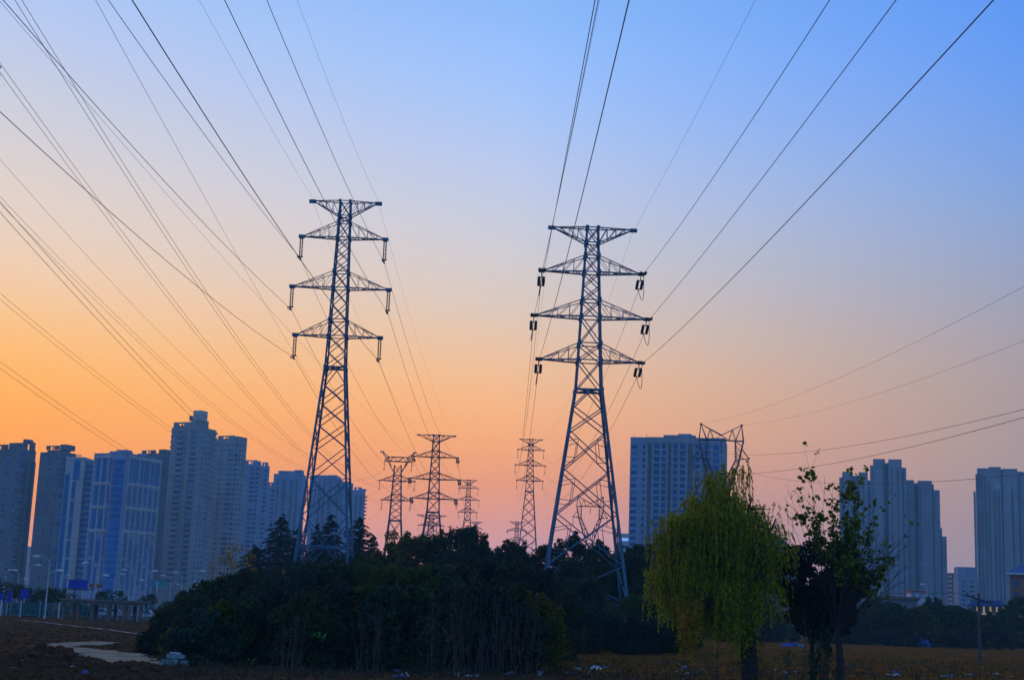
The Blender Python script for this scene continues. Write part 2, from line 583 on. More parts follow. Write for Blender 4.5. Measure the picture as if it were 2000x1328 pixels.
class Pylon:
    """square lattice tower: levels = [(z, half width)], arms = [(z_bottom, z_top, half span)]"""

    def __init__(s, name, label, X, Y, levels, wl, wb, mat_=STEEL, group=None, rz=0):
        s.root = empty(name, (X, Y, gz(X, Y)), label, 'pylon', rz, group)
        s.levels = sorted(levels)
        s.wl, s.wb, s.m = wl, wb, mat_
        s.br = MB()

    def hw(s, z_):
        L = s.levels
        for (z0, h0), (z1, h1) in zip(L[:-1], L[1:]):
            if z_ <= z1:
                return lerp(h0, h1, (z_ - z0) / (z1 - z0))
        return L[-1][1]

    def cor(s, sx_, sy_, z_):
        h = s.hw(z_)
        return (sx_ * h, sy_ * h, z_)

    def legs(s, z_top):
        for sx_ in (-1, 1):
            for sy_ in (-1, 1):
                b = MB()
                zs = [L[0] for L in s.levels if L[0] < z_top] + [z_top]
                for i, (z0, z1) in enumerate(zip(zs[:-1], zs[1:])):
                    f = lerp(1, .6, z0 / z_top)
                    b.bar(s.cor(sx_, sy_, z0), s.cor(sx_, sy_, z1), s.wl * f)
                h0 = s.hw(0)
                b.box(sx_ * h0 - .45, sx_ * h0 + .45, sy_ * h0 - .45, sy_ * h0 + .45, -.5, .25)
                b.build('leg', s.m, s.root)

    def ring(s, z_, w=None, cross=False):
        w = w or s.wb
        c = [s.cor(a, b, z_) for a, b in ((-1, -1), (1, -1), (1, 1), (-1, 1))]
        for i in range(4):
            s.br.bar(c[i], c[(i + 1) % 4], w)
        if cross:
            s.br.bar(c[0], c[2], w * .8); s.br.bar(c[1], c[3], w * .8)

    def gusset(s, z_, k=2.0):
        for a in (-1, 1):
            for b in (-1, 1):
                x, y, q = s.cor(a, b, z_)
                r = s.wl * k * .5
                s.br.box(x - r, x + r, y - r, y + r, q - r * 1.3, q + r * 1.3)

    def xpanels(s, zs, sub=False, w=None, gus=False):
        w = w or s.wb
        for z0, z1 in zip(zs[:-1], zs[1:]):
            for ax in range(4):
                def c(side, z_):
                    h = s.hw(z_)
                    return [(side * h, -h, z_), (h, side * h, z_), (-side * h, h, z_), (-h, -side * h, z_)][ax]
                a0, a1, b0, b1 = c(-1, z0), c(-1, z1), c(1, z0), c(1, z1)
                s.br.bar(a0, b1, w); s.br.bar(b0, a1, w)
                if sub:
                    for lo, hi, olo, ohi in ((a0, a1, b0, b1), (b0, b1, a0, a1)):
                        h0 = s.hw(z0); h1 = s.hw(z1)
                        tc_ = h0 / (h0 + h1)
                        cx = [lerp(lo[i], ohi[i], tc_) for i in range(3)]
                        m1 = [(lo[i] + cx[i]) / 2 for i in range(3)]; m2 = [(hi[i] + cx[i]) / 2 for i in range(3)]
                        mid = [(lo[i] + hi[i]) / 2 for i in range(3)]
                        s.br.bar(m1, m2, w * .6)
                        s.br.bar(m1, [lerp(lo[i], hi[i], .3) for i in range(3)], w * .55)
                        s.br.bar(m2, [lerp(lo[i], hi[i], .7) for i in range(3)], w * .55)
            if gus:
                s.gusset(z0, 1.5)

    def done(s):
        s.br.build('bracing', s.m, s.root)

    def arm(s, side, zb, zt, span, nseg=3, w=None, tipw=.35):
        """pyramid cross arm with flat bottom chord at zb; tie chord from zt"""
        w = w or s.wb
        b = MB()
        tip = (side * span, 0, zb + .05)
        hb, ht = s.hw(zb), s.hw(zt)
        bf, bb = (side * hb, -hb, zb), (side * hb, hb, zb)
        tf, tb = (side * ht, -ht, zt), (side * ht, ht, zt)
        for q in (bf, bb):
            b.bar(q, tip, w * 1.35)
        for q in (tf, tb):
            b.bar(q, tip, w * .85)
        P = lambda q, t: [lerp(q[i], tip[i], t) for i in range(3)]
        prev = 0
        for k in range(1, nseg + 1):
            t = k / (nseg + 1)
            for lo, hi in ((bf, tf), (bb, tb)):
                b.bar(P(lo, t), P(hi, t), w * .5)
                b.bar(P(hi, prev), P(lo, t), w * .5)
            b.bar(P(bf, prev), P(bb, t), w * .5); b.bar(P(bb, prev), P(bf, t), w * .5)
            b.bar(P(bf, t), P(bb, t), w * .5)
            prev = t
        b.box(tip[0] - tipw, tip[0] + tipw, -.16, .16, tip[2] - .16, tip[2] + .2)
        for q in (bf, bb, tf, tb):
            r = s.wl * .62
            b.box(q[0] - r, q[0] + r, q[1] - r, q[1] + r, q[2] - r, q[2] + r)
        return b.build('cross_arm', s.m, s.root)

    def peak(s, side, ztop, zlow, span, nseg=3, w=None):
        """earth wire arm: level top chord, strut rising from below"""
        w = w or s.wb
        b = MB()
        tip = (side * span, 0, ztop)
        ht, hl = s.hw(ztop), s.hw(zlow)
        tf, tb = (side * ht, -ht, ztop), (side * ht, ht, ztop)
        lf, lb = (side * hl, -hl, zlow), (side * hl, hl, zlow)
        for q in (tf, tb):
            b.bar(q, tip, w)
        for q in (lf, lb):
            b.bar(q, tip, w * 1.1)
        P = lambda q, t: [lerp(q[i], tip[i], t) for i in range(3)]
        prev = 0
        for k in range(1, nseg + 1):
            t = k / (nseg + 1)
            for lo, hi in ((lf, tf), (lb, tb)):
                b.bar(P(lo, t), P(hi, t), w * .6)
                b.bar(P(lo, prev), P(hi, t), w * .6)
            b.bar(P(tf, prev), P(tb, t), w * .55)
            b.bar(P(lf, prev), P(lb, t), w * .55)
            prev = t
        b.box(tip[0] - .4, tip[0] + .4, -.14, .14, tip[2] - .28, tip[2] + .12)
        for q in (lf, lb, tf, tb):
            r = s.wl * .62
            b.box(q[0] - r, q[0] + r, q[1] - r, q[1] + r, q[2] - r, q[2] + r)
        return b.build('earth_wire_arm', s.m, s.root)


def disc_string(b, p0, p1, r, n=12, seg=8):
    p0 = Vector(p0); p1 = Vector(p1)
    pts, rad = [], []
    for i in range(n):
        for t, q in ((.12, .35), (.3, 1), (.55, .95), (.8, .3)):
            pts.append(p0.lerp(p1, (i + t) / n)); rad.append(r * q)
    b.tube([p0] + pts + [p1], [r * .25] + rad + [r * .25], seg)


def hang_insulator(arm, span, zb, length, side, fine=True, twin=True):
    b = MB()
    n = 14 if fine else 5
    sg = 7 if fine else 4
    r = .125 if fine else .14
    for dx in ((-.12, .12) if twin else (0,)):
        disc_string(b, (side * span + dx, 0, zb - .15), (side * span + dx, 0, zb - length + .3), r * .9, n, sg)
    if twin:
        b.bar((side * span - .2, 0, zb - .15), (side * span + .2, 0, zb - .15), .1)
    b.bar((side * span - .3, 0, zb - length + .3), (side * span + .3, 0, zb - length + .3), .1)
    b.bar((side * span, 0, zb - length + .35), (side * span, 0, zb - length), .14)
    b.bar((side * span, -.35, zb - length), (side * span, .35, zb - length), .16, .12)
    return b.build('insulator_string', PORCELAIN, arm)


def strain_insulator(arm, span, zb, side, fine=True):
    """two pairs of disc strings pulling to the far and the near span, jumper loop hanging between"""
    b = MB()
    n, sg, r = (10, 8, .175) if fine else (5, 5, .24)
    for dy in (1, -1):
        st = .45 if dy > 0 else .15
        e = zb - (1.0 if dy > 0 else .42)
        for dx in (-.26, .26):
            disc_string(b, (side * span + dx, dy * 1.0, zb - st), (side * span + dx, dy * 2.75, e), r, n, sg)
        b.bar((side * span, dy * .1, zb - .05), (side * span, dy * 1.0, zb - st), .09)
        b.bar((side * span - .3, dy * .98, zb - st), (side * span + .3, dy * .98, zb - st), .09)
        b.bar((side * span - .3, dy * 2.78, e), (side * span + .3, dy * 2.78, e), .09)
        b.bar((side * span, dy * 2.78, e), (side * span, dy * 3.3, e - .08), .09)
    b.build('insulator_string', PORCELAIN, arm)
    j = MB()
    pts = []
    for k in range(13):
        t = k / 12
        y = lerp(-3.0, 3.0, t)
        zz = lerp(zb - .6, zb - 1.1, t) - 1.9 * (1 - (2 * t - 1) ** 2)
        pts.append((side * (span + .25 * sin(t * pi)), y, zz))
    j.tube(pts, .035, 5)
    j.build('jumper_loop', WIRE, arm)


def double_circuit(name, label, X, Y, top, arms, peak_span, hws, waist, base_hw, wl, wb, strain=False, fine=True, ins=2.65, group=None, mat_=STEEL, low=None, sub=True, thick=None):
    """arms: [(z, half span)] from the top down; hws = (half width at top, at lowest arm, at waist)"""
    zl = arms[-1][0]
    p = Pylon(name, label, X, Y, [(0, base_hw), (waist, hws[2]), (zl, hws[1]), (top, hws[0])], wl, wb, mat_, group)
    p.legs(top)
    tie = 1.9 if fine else 1.7
    # body panels between the arms
    marks = [top, top - 1.75]
    for za, sp in arms:
        marks += [za + tie, za]
    marks += [waist]
    for z1, z0 in zip(marks[:-1], marks[1:]):
        n = max(1, int(round((z1 - z0) / (2.05 * p.hw((z0 + z1) / 2)))))
        p.xpanels([lerp(z0, z1, k / n) for k in range(n + 1)])
        if fine:
            p.gusset(z0, 1.35)
        p.ring(z0, wb * 1.1)
    p.ring(top, wb * 1.1)
    p.ring(waist, wb * 1.7, cross=True)
    h = p.hw(waist)
    # frame under the waist
    zz = waist - 1.9
    for ax in range(4):
        hh = p.hw(zz)
        a = [(0, -h, waist - .1), (h, 0, waist - .1), (0, h, waist - .1), (-h, 0, waist - .1)][ax]
        for sd in (-1, 1):
            q = [(sd * hh, -hh, zz), (hh, sd * hh, zz), (sd * hh, hh, zz), (-hh, sd * hh, zz)][ax]
            p.br.bar(a, q, wb * 1.1)
    lows = low or [waist - 1.9, 9.4, 4.6]
    for i, (z1, z0) in enumerate(zip(lows[:-1], lows[1:])):
        p.xpanels([z0, z1], sub=sub and (z1 - z0) > 4, w=wb * 1.1)
    zb_ = lows[-1]
    p.ring(thick or zb_, wb * 2.0)
    if thick:
        p.ring(zb_, wb)
    # open bottom panel
    p.xpanels([.3, zb_], sub=sub, w=wb * 1.25)
    p.done()
    for sd in (-1, 1):
        p.peak(sd, top, top - 1.75, peak_span, 3 if fine else 2)
        for za, sp in arms:
            a = p.arm(sd, za, za + tie, sp, 3 if fine else 2)
            if strain:
                strain_insulator(a, sp, za, sd, fine)
            else:
                hang_insulator(a, sp, za, ins, sd, fine, twin=fine)
    return p


LX, RX = -19.75, 8.58
double_circuit('lattice_tower', 'tall slim lattice pylon on the left with long hanging insulators', LX, 160, 48.85,
               [(44.5, 4.8), (38.6, 5.5), (33.0, 4.8)], 3.8, (.58, .98, 1.1), 29.4, 3.5, .22, .088,
               low=[27.5, 25.3, 22.9, 20.3, 17.0, 12.6, 6.3], thick=9.4, group='big near pylons')
double_circuit('lattice_tower', 'sturdy wide-based lattice pylon near the middle with stubby twin insulators, beside the slab block', RX, 156, 45.65,
               [(40.5, 5.55), (35.4, 6.25), (30.5, 5.55)], 4.6, (.61, 1.25, 1.42), 27.2, 5.05, .29, .105, strain=True,
               low=[25.3, 22.6, 18.4, 13.6, 8.2, 4.2], group='big near pylons')
double_circuit('lattice_tower', 'middle-distance lattice pylon with hooked strain insulators, right beside the horned one', -19.1, 380, 48.85,
               [(43.0, 5.85), (37.15, 6.6), (32.0, 5.85)], 4.8, (.75, 1.45, 1.6), 28.5, 5.3, .32, .14, strain=True, fine=False,
               low=[26.5, 22, 17, 11.5, 5.5], group='far pylons', mat_=STEEL_DARK)
double_circuit('lattice_tower', 'tall far lattice pylon standing alone against pink sky left of the wide-based pylon', 8.0, 500, 63.2,
               [(59.4, 4.5), (54.05, 5.15), (48.7, 4.5)], 3.68, (.62, 1.25, 1.4), 45, 5.1, .30, .13, fine=False, ins=2.8,
               low=[43, 39.5, 36, 32.5, 28.5, 24, 19, 13, 6], group='far pylons', mat_=STEEL_DARK)
double_circuit('lattice_tower', 'small distant lattice pylon right of the hooked-insulator pylon, pale against the glow', -17.1, 650, 61.8,
               [(58.1, 4.3), (52.8, 4.85), (47.3, 4.2)], 3.4, (.65, 1.3, 1.4), 44, 5, .33, .15, fine=False, ins=3,
               low=[42, 38, 33, 27, 20, 12, 6], group='far pylons', mat_=STEEL_DARK, sub=False)
p4 = at(930, 1019, 1050)
double_circuit('lattice_tower', 'tiny faint lattice pylon low over the treetops between two taller far ones', p4[0], 1050, p4[2],
               [(p4[2] - 4.9, 4.7), (p4[2] - 10.9, 5.2), (p4[2] - 16.5, 4.6)], 4.1, (.8, 1.4, 1.6), p4[2] - 20, 5, .42, .24, fine=False, ins=3,
               low=[p4[2] - 22, 38, 28, 18, 8], group='far pylons', mat_=STEEL_DARK, sub=False)
p5 = at(1010, 1019, 900)
double_circuit('lattice_tower', 'tiny far lattice pylon overlapped on its right by the tall lone pylon', p5[0], 900, p5[2],
               [(p5[2] - 5.4, 5.8), (p5[2] - 11.2, 6.2), (p5[2] - 17, 5.5)], 4.4, (.8, 1.5, 1.7), p5[2] - 20, 5, .42, .24, fine=False, strain=True,
               low=[p5[2] - 22, 30, 20, 8], group='far pylons', mat_=STEEL_DARK, sub=False)
# small part of a crossing pylon seen through the hooked-insulator one
p6 = at(843, 1006, 700)
double_circuit('lattice_tower', 'flat-topped faint pylon half hidden behind the hooked-insulator pylon', p6[0], 700, p6[2],
               [(p6[2] - 5, 6.2), (p6[2] - 11, 6.2)], 6.8, (1.0, 1.5, 1.7), p6[2] - 15, 4, .42, .22, fine=False, ins=3,
               low=[p6[2] - 17, 18, 10, 5], group='far pylons', mat_=STEEL_DARK, sub=False)


# double-eared tower of the neighbouring line
def eared_tower():
    X, Y = -32.75, 430
    p = Pylon('eared_lattice_tower', 'lattice pylon with two raised horns at its top, left of the hooked-insulator pylon', X, Y,
              [(0, 4.3), (29, 1.75), (46.2, .95)], .3, .14, STEEL_DARK, 'far pylons')
    p.legs(45.5)
    for a, b, n in ((45.5, 42.5, 1), (42.5, 40.8, 1), (40.8, 36.8, 2), (36.8, 35, 1), (35, 29, 3)):
        p.xpanels([lerp(b, a, k / n) for k in range(n + 1)])
        p.ring(b)
    p.ring(29, .3)
    p.xpanels([23, 29]); p.xpanels([16, 23], sub=True); p.xpanels([8, 16], sub=True); p.xpanels([.3, 8], sub=True)
    p.ring(8, .25)
    p.done()
    for sd in (-1, 1):
        b = MB()
        tip = (sd * 5.1, 0, 49.6)
        inn = (sd * 2.3, 0, 47.0)
        bot = (sd * .95, 0, 43.0)
        for dy in (-.6, .6):
            b.bar((sd * .95, dy, 43.2), (sd * 4.6, dy * .3, 49.0), .22)
            b.bar((sd * 2.6, dy, 47.6), tip, .2)
            b.bar((sd * 2.0, dy, 45.0), (sd * 2.8, dy, 47.4), .16)
            b.bar((sd * 3.2, dy * .6, 46.9), (sd * 2.9, dy, 47.8), .14)
        b.bar((sd * 4.3, 0, 49.3), (sd * 5.5, 0, 49.4), .35)
        b.build('horn', STEEL_DARK, p.root)
        b = MB()
        for dy in (-.8, .8):
            b.bar((0, dy, 46.6), (sd * 4.1, dy * .3, 46.6), .22)
            b.bar((0, dy, 47.9), (sd * 3.2, dy * .5, 47.9), .17)
            b.bar((sd * 3.2, dy * .5, 47.9), (sd * 4.1, dy * .3, 46.6), .17)
            b.bar((0, dy, 46.6), (sd * 1.5, dy * .8, 47.9), .13)
            b.bar((sd * 1.5, dy * .8, 47.9), (sd * 2.4, dy * .6, 46.6), .13)
        a = b.build('cross_arm', STEEL_DARK, p.root)
        hang_insulator(a, 4.07, 46.6, 2.7, sd, False, False)
        a = p.arm(sd, 40.75, 42.4, 5.28, 2); hang_insulator(a, 5.2, 40.75, 2.75, sd, False, False)
        a = p.arm(sd, 35.0, 36.6, 4.3, 2); hang_insulator(a, 4.25, 35.0, 2.8, sd, False, False)


eared_tower()


def cup_tower(label, X, Y, top, s, wl, wb):
    """single circuit tower with a cup shaped head"""
    p = Pylon('cup_lattice_tower', label, X, Y, [(0, 3.0 * s), (top - 14.2 * s, 1.0 * s)], wl, wb, STEEL_DARK, 'cup headed pylons')
    waist = top - 14.2 * s
    p.legs(waist)
    n = 6
    zs = [lerp(.3, waist, (k / n) ** .85) for k in range(n + 1)]
    p.xpanels(zs, sub=False)
    p.ring(waist, wb * 1.4)
    p.done()
    b = MB()
    zb = top - 3.0 * s          # bridge bottom chord
    zc = top - 2.0 * s
    # window frame: two splayed limbs from the waist to the bridge
    for sd in (-1, 1):
        for dy in (-1, 1):
            d = dy * .75 * s
            foot_ = (sd * 1.0 * s, d, waist)
            elbow = (sd * 3.3 * s, d * .9, top - 7.2 * s)
            innr = (sd * .15 * s, d * .9, waist + 2.2 * s)
            elbi = (sd * 2.75 * s, d * .9, top - 6.6 * s)
            crown = (sd * 4.2 * s, d * .6, zb)
            crowni = (sd * 2.7 * s, d * .6, zb)
            b.bar(foot_, elbow, wb * 1.6); b.bar(innr, elbi, wb * 1.4); b.bar(foot_, innr, wb)
            b.bar(elbow, crown, wb * 1.6); b.bar(elbi, crowni, wb * 1.4)
            for t0, t1 in ((0, .25), (.25, .5), (.5, .75), (.75, 1)):
                L = lambda u, v, t: [lerp(u[i], v[i], t) for i in range(3)]
                b.bar(L(foot_, elbow, t0), L(innr, elbi, t1), wb * .8)
                b.bar(L(innr, elbi, t1), L(foot_, elbow, t1), wb * .7)
                b.bar(L(elbow, crown, t0), L(elbi, crowni, t1), wb * .8)
            # earth wire ear
            b.bar(crown, (sd * 3.85 * s, 0, top), wb * 1.3); b.bar(crowni, (sd * 3.85 * s, 0, top), wb)
            b.bar((sd * 3.85 * s, 0, top), (0, d * .6, zc), wb * 1.3)
            b.bar(crown, (0, d * .6, zb + .05), wb * 1.4)
            b.bar((sd * 2.1 * s, d * .6, lerp(zc, top, .55)), crowni, wb * .8)
            b.bar((sd * 2.1 * s, d * .6, lerp(zc, top, .55)), (sd * 1.4 * s, d * .6, zb), wb * .8)
            b.bar((0, d * .6, zc), (sd * 1.4 * s, d * .6, zb), wb * .8)
        b.bar((sd * 4.2 * s, -.45 * s, zb), (sd * 4.2 * s, .45 * s, zb), wb)
        b.box(sd * 3.85 * s - .22, sd * 3.85 * s + .22, -.15, .15, top - .15, top + .15)
    b.build('cup_head', STEEL_DARK, p.root)
    for sd in (-1, 1):
        b = MB()
        tip = (sd * 5.2 * s, 0, top - 6.2 * s)
        for dy in (-1, 1):
            d = dy * .65 * s
            b.bar((sd * 3.0 * s, d, top - 6.6 * s), tip, wb * 1.2)
            b.bar((sd * 3.75 * s, d * .8, top - 4.3 * s), tip, wb)
            b.bar((sd * 3.45 * s, d, top - 5.6 * s), (sd * 4.3 * s, d * .4, top - 6.4 * s), wb * .7)
        b.box(tip[0] - .2, tip[0] + .2, -.15, .15, tip[2] - .15, tip[2] + .15)
        a = b.build('cross_arm', STEEL_DARK, p.root)
        hang_insulator(a, 5.2 * s, top - 6.2 * s, 2.5 * s, sd, True, False)
    b = MB()
    disc_string(b, (0, 0, zb - .1), (0, 0, zb - 2.4 * s), .13, 12, 7)
    b.build('insulator_string', PORCELAIN, p.root)
    return p


cup_tower('cup-headed lattice pylon rising above the willow, in front of the slab block', 40.2, 270, 39.55, 1.0, .22, .10)
cup_tower('small distant cup-headed pylon framed between the legs of the wide-based pylon', 24.6, 420, 37.4, .95, .26, .14)


# ------------------------------------------------------------------ wires
def wire(A, s, b, c, y1, r, label, group, dampers=False, twin_dx=0, n=70, tdamp=(1.6, 2.6)):
    """hanging conductor from attachment A running towards (and past) the camera in the plane X = Ax + s (Y - Ay)"""
    mb = MB()
    pts = []
    for k in range(n + 1):
        y = lerp(A[1], y1, k / n)
        t = A[1] - y
        pts.append((A[0] + twin_dx + s * (y - A[1]), y, A[2] + b * t + c * t * t))
    mb.tube(pts, r, 5)
    o = tag(mb.build('power_line', WIRE, None, True), label, 'power line', group)
    if dampers:
        d = MB()
        for t in tdamp:
            zz = A[2] + b * t + c * t * t
            d.bar((A[0] - s * t, A[1] - t - .25, zz - .2), (A[0] - s * t, A[1] - t + .25, zz - .2), .09)
            d.bar((A[0] - s * t, A[1] - t, zz), (A[0] - s * t, A[1] - t, zz - .2), .05)
        d.build('vibration_damper', WIRE, o)
    return o


def span(A, B, sag, r, label, group, n=40):
    mb = MB()
    pts = []
    for k in range(n + 1):
        t = k / n
        pts.append((lerp(A[0], B[0], t), lerp(A[1], B[1], t), lerp(A[2], B[2], t) - 4 * sag * t * (1 - t)))
    mb.tube(pts, r, 5)
    return tag(mb.build('power_line', WIRE, None, True), label, 'power line', group)


GL = 'wires running overhead from the slim left pylon'
RC_, RE = .022, .010
for A, b, c, r, lab in [
    ((-23.45, 160, 48.9), -.070, 2.42e-4, RE, 'thin earth wire from the left tip of the slim pylon up to the top edge'),
    ((-15.85, 160, 48.8), -.0993, 4.7e-4, RE, 'thin earth wire from the right tip of the slim pylon up to the top edge'),
    ((-24.5, 160, 41.9), -.0771, 2.70e-4, RC_, 'dark wire from the topmost left insulator of the slim pylon'),
    ((-14.95, 160, 41.86), -.0835, 3.34e-4, RC_, 'dark wire from the topmost right insulator of the slim pylon'),
    ((-25.2, 160, 35.97), -.0776, 2.72e-4, RC_, 'dark wire from the middle left insulator of the slim pylon'),
    ((-14.2, 160, 35.9), -.0806, 2.93e-4, RC_, 'dark wire from the middle right insulator of the slim pylon'),
    ((-24.5, 160, 30.4), -.0855, 3.21e-4, RC_, 'dark wire from the lowest left insulator, leaving at the left edge'),
    ((-14.95, 160, 30.4), -.0803, 3.03e-4, RC_ * 1.15, 'dark wire from the lowest right insulator, crossing the slim pylon'),
]:
    wire(A, 0, b, c, -20, r, lab, GL, dampers=r > .02)
GR = 'wires running overhead from the wide-based pylon'
for A, s, b, c, r, lab in [
    ((13.2, 156, 45.6), -.012, -.0857, 1.6e-4, RE, 'thin earth wire from the right tip of the wide-based pylon'),
    ((4.0, 156, 45.7), -.009, -.0857, 1.6e-4, RE, 'thin earth wire from the left tip of the wide-based pylon'),
    ((14.13, 152.8, 39.9), -.002, -.1137, 2.4e-4, RC_, 'dark wire from the topmost right arm of the wide-based pylon'),
    ((14.83, 152.8, 34.8), -.012, -.0728, 1.6e-4, RC_, 'dark wire from the middle right arm of the wide-based pylon'),
    ((14.13, 152.8, 29.9), .008, -.102, 1.6e-4, RC_, 'dark wire from the lowest right arm, rising to the top right corner'),
    ((3.03, 152.8, 39.9), -.0055, -.1137, 2.4e-4, RC_, 'dark wire from the topmost left arm of the wide-based pylon'),
    ((2.33, 152.8, 34.8), -.006, -.09, 1.9e-4, RC_, 'dark wire from the middle left arm of the wide-based pylon'),
    ((3.03, 152.8, 29.9), -.001, -.1, 1.9e-4, RC_, 'dark wire from the lowest left arm, crossing the wide-based pylon top'),
]:
    wire(A, s, b, c, -20, r, lab, GR, dampers=r > .02)
GM = 'twin wires of the horned pylon line sweeping in from the left edge'
for A, s, b, c, lab, sp in [
    ((-28.7, 430, 43.9), -.0205, -.1645, 3.2e-4, 'right-hand top pair of the horned pylon', .42),
    ((-27.55, 430, 38.0), -.0055, -.1433, 3.2e-4, 'right-hand middle pair of the horned pylon', .42),
    ((-28.5, 430, 32.2), -.0165, -.1531, 3.2e-4, 'right-hand low pair of the horned pylon', .42),
    ((-36.8, 430, 43.9), -.009, -.155, 3.2e-4, 'left-hand top pair of the horned pylon', .42),
    ((-37.95, 430, 38.0), -.005, -.1494, 3.2e-4, 'left-hand middle pair of the horned pylon', .42),
    ((-37.0, 430, 32.2), -.0115, -.1517, 3.2e-4, 'left-hand low pair of the horned pylon', .42),
]:
    for k in (-1, 1):
        wire((A[0], A[1], A[2] + k * sp * .5), s, b, c, -10, .0125, ('upper' if k > 0 else 'lower') + ' thin wire of the ' + lab, GM, n=110, dampers='right-hand middle' in lab, tdamp=(363.4, 364.4))
wire((-37.85, 430, 49.5), -.021, -.1732, 3.2e-4, -10, .010, 'very thin earth wire arriving at the left horn of the horned pylon', GM, n=110)
wire((-27.65, 430, 49.45), -.047, -.1747, 2.2e-4, 5, .005, 'faint straight earth wire from the top edge down past the horned pylon', GM, n=110)
wire((-27.65, 430, 49.4), .022, -.0494, .8e-4, -10, .014, 'lone grey wire from the top left corner to the right horn', GM, n=110)
GC = 'wires of the cup-headed pylon fanning out to the right edge'
for A, s, b, c, r, lab in [
    ((36.35, 270, 39.6), .0, -.111, 2.2e-4, .012, 'faint upper wire from the left ear of the cup-headed pylon'),
    ((44.05, 270, 39.6), .005, -.116, 2.2e-4, .012, 'faint wire from the right ear of the cup-headed pylon'),
    ((40.2, 270, 34.1), -.01, -.1255, 2.5e-4, .022, 'dark wire from the middle insulator of the cup-headed pylon'),
    ((45.4, 270, 30.7), .01, -.137, 2.6e-4, .022, 'lowest dark wire, from the right arm across the far towers'),
    ((35.0, 270, 30.7), .0, -.121, 2.5e-4, .022, 'dark wire from the left arm, crossing another further right'),
]:
    wire(A, s, b, c, 20, r, lab, GC)

GF = 'far spans beyond the two near pylons'
nm = ['top left', 'top right', 'middle left', 'middle right', 'lowest left', 'lowest right']
L1b = [(-24.5, 160, 41.9), (-14.95, 160, 41.9), (-25.2, 160, 35.95), (-14.2, 160, 35.9), (-24.5, 160, 30.4), (-14.95, 160, 30.4)]
L2f = [(-24.95, 376.8, 42.4), (-13.25, 376.8, 42.4), (-25.7, 376.8, 36.5), (-12.5, 376.8, 36.5), (-24.95, 376.8, 31.4), (-13.25, 376.8, 31.4)]
L2b = [(a, 383.2, c - .5) for a, b, c in L2f]
R1b = [(3.03, 159.2, 39.4), (14.13, 159.2, 39.4), (2.33, 159.2, 34.3), (14.83, 159.2, 34.3), (3.03, 159.2, 29.4), (14.13, 159.2, 29.4)]
R2f = [(3.5, 500, 56.6), (12.5, 500, 56.6), (2.85, 500, 51.25), (13.15, 500, 51.25), (3.5, 500, 45.9), (12.5, 500, 45.9)]
L3f = [(-21.4, 650, 55.1), (-12.8, 650, 55.1), (-21.95, 650, 49.8), (-12.25, 650, 49.8), (-21.3, 650, 44.3), (-12.9, 650, 44.3)]
for k in range(6):
    span(L1b[k], L2f[k], 4.0, RC_, nm[k] + ' wire from the slim pylon on to the hooked-insulator pylon', GF)
    span(R1b[k], R2f[k], 8.0, RC_, nm[k] + ' wire from the wide-based pylon on to the lone far pylon', GF)
    span(L2b[k], L3f[k], 7.0, .022, nm[k] + ' wire between the hooked-insulator pylon and the small one behind', GF)
for k, sd in enumerate((-1, 1)):
    w = ('left', 'right')[k]
    span((LX + sd * 3.8, 160, 48.8), (-19.1 + sd * 4.8, 380, 48.8), 3, RE, w + ' earth wire from the slim pylon on to the hooked-insulator pylon', GF)
    span((RX + sd * 4.6, 156, 45.6), (8.0 + sd * 3.68, 500, 63.1), 5, RE, w + ' earth wire from the wide-based pylon on to the lone far pylon', GF)

# ------------------------------------------------------------------ buildings
def unit_window():
    b = MB()
    b.box(-.5, .5, -.06, .06, 0, 1)
    return b


_winmesh = {}


def window_mesh(material):
    if material.name not in _winmesh:
        b = unit_window()
        me = bpy.data.meshes.new('window')
        me.from_pydata(b.v, [], b.f)
        me.materials.append(material)
        _winmesh[material.name] = me
    return _winmesh[material.name]


